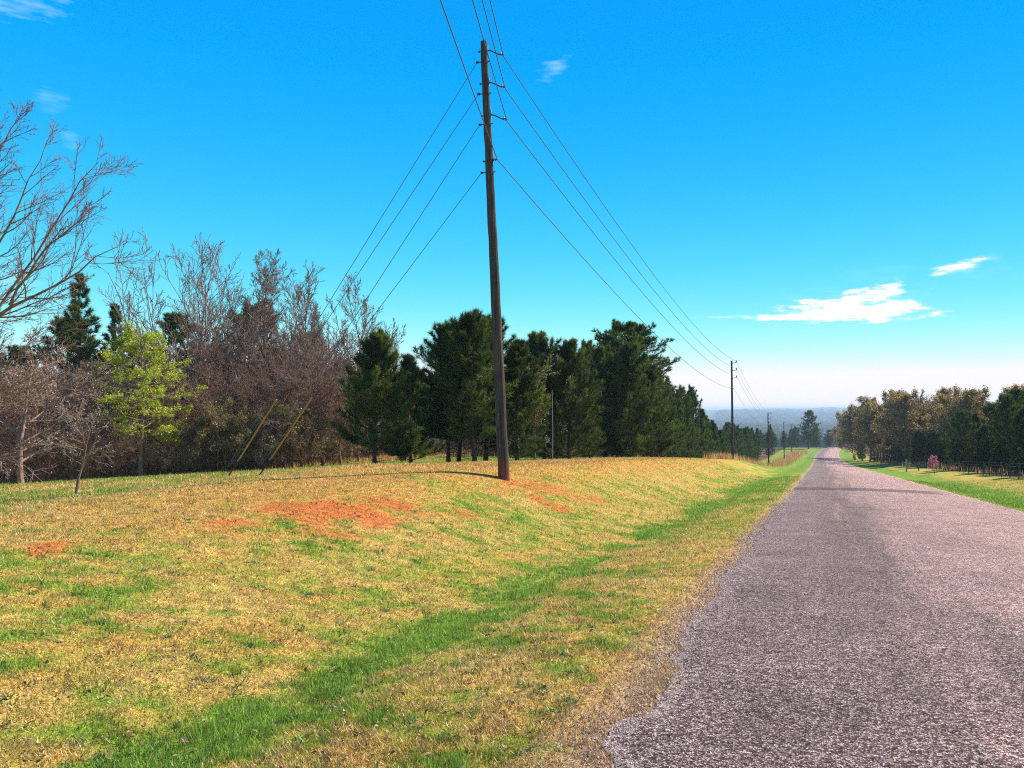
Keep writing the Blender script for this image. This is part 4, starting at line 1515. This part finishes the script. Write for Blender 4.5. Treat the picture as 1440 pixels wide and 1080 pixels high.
POLES = [(-7.43, 18.12), (-8.9, 88.8), (-8.9, 154.5), (-9.2, 233), (-9.6, 312), (-9.0, 385)]
POLE_H = [11.25, 11.0, 10.9, 10.8, 10.6, 10.6]
ATT = {}   # wire attachment points, world space
HPH = [-.22, -1.06, -1.90, -3.08]     # below the top: three phases, neutral


def build_pole(i, label):
    x, y = POLES[i]
    z = tz(x, y)
    h = POLE_H[i]
    root = bpy.data.objects.new('utility_pole', None)
    COL.objects.link(root)
    root.location = (x, y, z)
    tag(root, label, 'utility pole', 'utility poles along the road')
    lean = (-.53 * RGT[0], -.53 * RGT[1]) if i == 0 else (-.04, 0)

    def ax(t):                            # a point on the pole's axis at height t
        q = t / h
        return np.array([lean[0] * q, lean[1] * q, t])
    g = Geo()
    zz = np.linspace(-.3, h, 30)
    wob = np.random.default_rng(i).normal(0, .004, (30, 3))
    rad = np.interp(zz, [0, h], [.148, .088]) * (1 + np.random.default_rng(i + 9).normal(0, .008, 30))
    rad[-1] *= .93
    lathe(g, [ax(t) + wob[j] for j, t in enumerate(zz)], rad, 18)
    link('shaft', g.mesh('pole_shaft', M_POLE, True), root)
    if i == 0:
        d = np.array([.989, .148, 0])     # the bisector of the line's angle, away from the guys
    else:
        d = np.array([1.0, 0, 0])
    pts = []
    for j, dz in enumerate(HPH):
        t = h + dz
        c = ax(t)
        rp = float(np.interp(t, [0, h], [.148, .088]))
        if j < 3:
            if i == 0:
                end = c + d * (rp + .34) + np.array([0, 0, -.17])
                arm = [c + d * rp * .8, c + d * (rp + .12) + np.array([0, 0, -.045]), end]
            else:
                end = c + d * (rp + .42) + np.array([0, 0, .03])
                arm = [c + d * rp * .8 + np.array([0, 0, -.06]), c + d * (rp + .2), end]
            b = link('bracket', tube_mesh('bracket', arm, .016 if i == 0 else .026, M_DARKIRON), root)
            iax = (d * .25 + np.array([0, 0, -1.0])) if i == 0 else np.array([0, 0, 1.0])
            if i == 0:
                link('insulator', insulator('insulator', end - iax * .04, d + np.array([0, 0, -.5]), M_INSUL, .8), b)
                pts.append(end + d * .09 + np.array([0, 0, -.045]))
            else:
                link('insulator', insulator('insulator', end, iax, M_INSUL, 1.6), b)
                pts.append(end + np.array([0, 0, .16]))
            # the plate that holds the bracket
            gp_ = Geo()
            lathe(gp_, [c + d * rp * .9 + np.array([0, 0, -.12]), c + d * rp * .9 + np.array([0, 0, .12])], [.028, .028], 6)
            link('plate', gp_.mesh('plate', M_STEEL), b)
        else:
            b = link('neutral_spool', insulator('neutral_spool', c + d * rp * .9, d, M_INSUL, .9), root)
            pts.append(c + d * (rp + .11))
        # through bolt with its nut on the far side
        gb = Geo()
        lathe(gb, [c - d * (rp + .07) - np.array([0, 0, .03]), c + d * (rp + .03) - np.array([0, 0, .03])], [.012, .012], 6)
        lathe(gb, [c - d * (rp + .045) - np.array([0, 0, .03]), c - d * (rp + .02) - np.array([0, 0, .03])], [.028, .028], 6)
        link('bolt', gb.mesh('bolt', M_DARKIRON), root)
    # ground wire stapled down the shaft
    gw = [ax(t) + np.array([-.05, -1, 0]) / 1.001 * (np.interp(t, [0, h], [.148, .088]) + .004) for t in np.linspace(.05, h - 3.2, 14)]
    link('ground_wire', tube_mesh('ground_wire', gw, .005, M_WIRE, 5), root)
    if i == 0:
        for dz in (-.52, -1.35, -2.15, -3.4):
            t = h + dz
            c = ax(t)
            rp = float(np.interp(t, [0, h], [.148, .088]))
            g2 = Geo()
            lathe(g2, [c - d * (rp + .10), c + d * (rp + .05)], [.013, .013], 6)
            lathe(g2, [c - d * (rp + .13), c - d * (rp + .06)], [.032, .026], 8)
            link('guy_eye', g2.mesh('guy_eye', M_DARKIRON), root)
            ATT.setdefault('guy', []).append(np.array([x, y, z]) + c - d * (rp + .11))
    ATT[i] = [np.array([x, y, z]) + p for p in pts]
    return root


PL = ['near weathered wood pole leaning left beside the red clay bank', 'second pole, dark and upright above orange dry grass',
      'third pole along the road, half as tall as the second', 'fourth pole along the road, thin and far',
      'fifth pole, a thin line right of the fourth', 'farthest pole by the road end']
for i in range(6):
    build_pole(i, PL[i])

# conductors: from the pole across the road behind the camera to the far ones
BACK = np.array([12.6, -51.0])
wl = ['topmost wire of the power line, on the highest brackets', 'second wire from the top of the power line', 'third wire from the top of the power line', 'lowest wire of the power line, the neutral on the spools']
for j in range(4):
    b0 = ATT[0][j]
    back = np.array([BACK[0], BACK[1], b0[2] + 3.6])
    chain = [back] + [ATT[i][j] for i in range(6)]
    pts = []
    sag = [1.1, 1.35, 1.2, 1.3, 1.3, 1.2]
    for s, (p, q) in enumerate(zip(chain[:-1], chain[1:])):
        n = 36
        for k in range(n if s < 5 else n + 1):
            t = k / n
            pts.append(p * (1 - t) + q * t + np.array([0, 0, -4 * sag[s] * t * (1 - t)]))
    pts = np.array(pts)
    o = link('power_line', tube_mesh('power_line', pts, .0115, M_WIRE, 6))
    tag(o, wl[j], 'wire', 'wires of the power line')

# guys: two to each anchor
anch = [pix_ground(321, 670), pix_ground(365, 668)]
gl = ['guy wire from the top eye of the near pole', 'second guy wire from the top of the near pole', 'third guy wire from the top of the near pole', 'lowest guy wire of the near pole']
for j in range(4):
    p = ATT['guy'][j]
    ax_, ay_ = anch[j // 2]
    off = (-.03 if j % 2 == 0 else .03)
    q = np.array([ax_ + off, ay_, tz(ax_, ay_) + .25])
    o = link('guy_wire', tube_mesh('guy_wire', np.linspace(p, q, 12), .0075, M_WIRE, 6))
    tag(o, gl[j], 'guy wire', 'guy wires of the near pole')
for a in range(2):
    ax_, ay_ = anch[a]
    z = tz(ax_, ay_)
    p = (ATT['guy'][2 * a] + ATT['guy'][2 * a + 1]) / 2
    q = np.array([ax_, ay_, z])
    d = (p - q) / np.linalg.norm(p - q)
    root = bpy.data.objects.new('guy_anchor', None)
    COL.objects.link(root)
    root.location = (ax_, ay_, z)
    tag(root, ['left faded yellow guy guard slanting up from the lawn', 'right faded yellow guy guard slanting up from the lawn'][a], 'guy guard', 'yellow guy guards')
    link('anchor_rod', tube_mesh('anchor_rod', [d * -.4, d * .1, d * .55], .018, M_DARKIRON), root)
    g = Geo()
    lathe(g, [d * .45, d * 1.0, d * 1.7, d * 2.35], [.021, .022, .022, .021], 10)
    link('guard', g.mesh('guard', M_GUARD, True), root)
    for s in (-1, 1):
        link('grip', tube_mesh('grip', [d * .3 + np.array([.03 * s, 0, 0]), d * .5 + np.array([.03 * s, 0, 0])], .014, M_DARKIRON), root)


# ------------------------------------------------------------------ small things
def sapling():
    rng = np.random.default_rng(5)
    x, y = pix_ground(106, 696)
    g, cr, lf = Geo(), Geo(), Geo()
    r2 = np.array([RGT[0], RGT[1], 0])
    tp = np.array([[0, 0, -.1], r2 * .08 + [0, 0, .5], r2 * .24 + [0, 0, 1.05], r2 * .34 + [0, 0, 1.7], r2 * .5 + [0, 0, 2.3]])[None]
    tr = taper([.05], [.012], 5)
    V, F = tubes(tp, tr, 7)
    g.add(V, F)
    q, d, t, r, par = spawn(tp, tr, 12, .38, 1, .6, 1.2, rng)
    B = grow(q, d, rng.uniform(.7, 1.9, len(q)), 7, .14, -.02, rng)
    rr = taper(np.full(len(q), .014), np.full(len(q), .004), 7)
    V, F = tubes(B, rr, 4)
    g.add(V, F)
    last = limbs_tree(g, cr, B, rr, rng, [(6, .2, .5, 1, .4, 5, .16, .02), (4, .2, .5, 1, .5, 4, .18, 0)], .003)
    leaves(lf, last, 1, .03, [(.42, .33, .12), (.34, .30, .10), (.48, .36, .2)], rng, .03)
    root = bpy.data.objects.new('sapling', None)
    COL.objects.link(root)
    root.location = (x, y, tz(x, y))
    root.scale = (.62, .62, .62)
    tag(root, 'small leaning sapling with dark stem standing out on the lawn, left', 'sapling')
    link('trunk', g.mesh('sapling_trunk', M_BARK_BROWN, True), root)
    link('crown', cr.mesh('sapling_twigs', M_BARK_PALE, True), root)
    link('foliage', lf.mesh('sapling_buds', M_LEAF), root)


sapling()

x_, y_ = ud(777, 33.5)
o = link('marker_stake', tube_mesh('marker_stake', [(0, 0, -.2), (0.01, 0, 1.4), (-.02, .01, 3.05)], np.array([.016, .014, .010]), M_WHITE, 8))
o.location = (x_, y_, tz(x_, y_))
tag(o, 'thin white upright stake on the lawn in front of the pines', 'stake')


def fence():
    root = bpy.data.objects.new('wire_fence', None)
    COL.objects.link(root)
    pts = []
    for k in range(24):
        yy = 44 + 3.4 * k
        xx = 12.4 + .012 * (yy - 44) + .12 * math.sin(k * 2.1)
        pts.append(np.array([xx, yy, tz(xx, yy)]))
    root.location = pts[0]
    tag(root, 'wire fence on dark posts in front of the right wood', 'fence')
    for k, p in enumerate(pts):
        q = p - pts[0]
        top = q + np.array([.05 * math.sin(k * 7.7), .05 * math.cos(k * 3.1), 1.15])
        link('post', tube_mesh('fence_post', [q + np.array([0, 0, -.2]), (q + top) / 2, top], .032, M_POST, 8), root)
    for hgt in (.3, .6, .85, 1.08):
        link('wire', tube_mesh('fence_wire', [p - pts[0] + np.array([-.055, 0, hgt]) for p in pts], .005, M_WIRE, 5), root)


fence()


def gatepost():
    x, y = ud(1273, 92)
    z = tz(x, y)
    root = bpy.data.objects.new('white_gatepost', None)
    COL.objects.link(root)
    root.location = (x, y, z)
    tag(root, 'short pale post with a cross rail before the right wood', 'post')
    link('post', tube_mesh('gate_post', [(0, 0, -.2), (0, 0, .7), (0.01, 0, 1.45)], .085, M_WHITE, 10), root)
    link('rail', tube_mesh('gate_rail', [(0.05, 0, .95), (1.3, -.1, .9)], .045, M_POST, 8), root)
    link('rail', tube_mesh('gate_rail', [(0.05, 0, .5), (1.3, -.1, .47)], .045, M_POST, 8), root)
    link('post', tube_mesh('gate_post', [(1.3, -.1, -.2), (1.3, -.1, 1.15)], .06, M_POST, 8), root)


gatepost()


# ------------------------------------------------------------------ the air
def haze():
    g = Geo()
    x0, x1, y0, y1, z0, z1 = -8000, 8000, -300, 9400, -110, 17
    V = [(x, y, z) for x in (x0, x1) for y in (y0, y1) for z in (z0, z1)]
    F = np.array([[0, 1, 3, 2], [4, 6, 7, 5], [0, 4, 5, 1], [2, 3, 7, 6], [0, 2, 6, 4], [1, 5, 7, 3]])
    g.add(V, F)
    m, t, o = new_mat('air')
    v = N(t, 'ShaderNodeVolumePrincipled')
    v.inputs['Color'].default_value = (.74, .88, 1.0, 1)
    v.inputs['Density'].default_value = 2.0e-4
    v.inputs['Anisotropy'].default_value = .0
    t.links.new(v.outputs[0], o.inputs['Volume'])
    tag(link('haze', g.mesh('haze', m)), 'thin bluish haze over the whole valley', 'haze', kind='stuff')


haze()
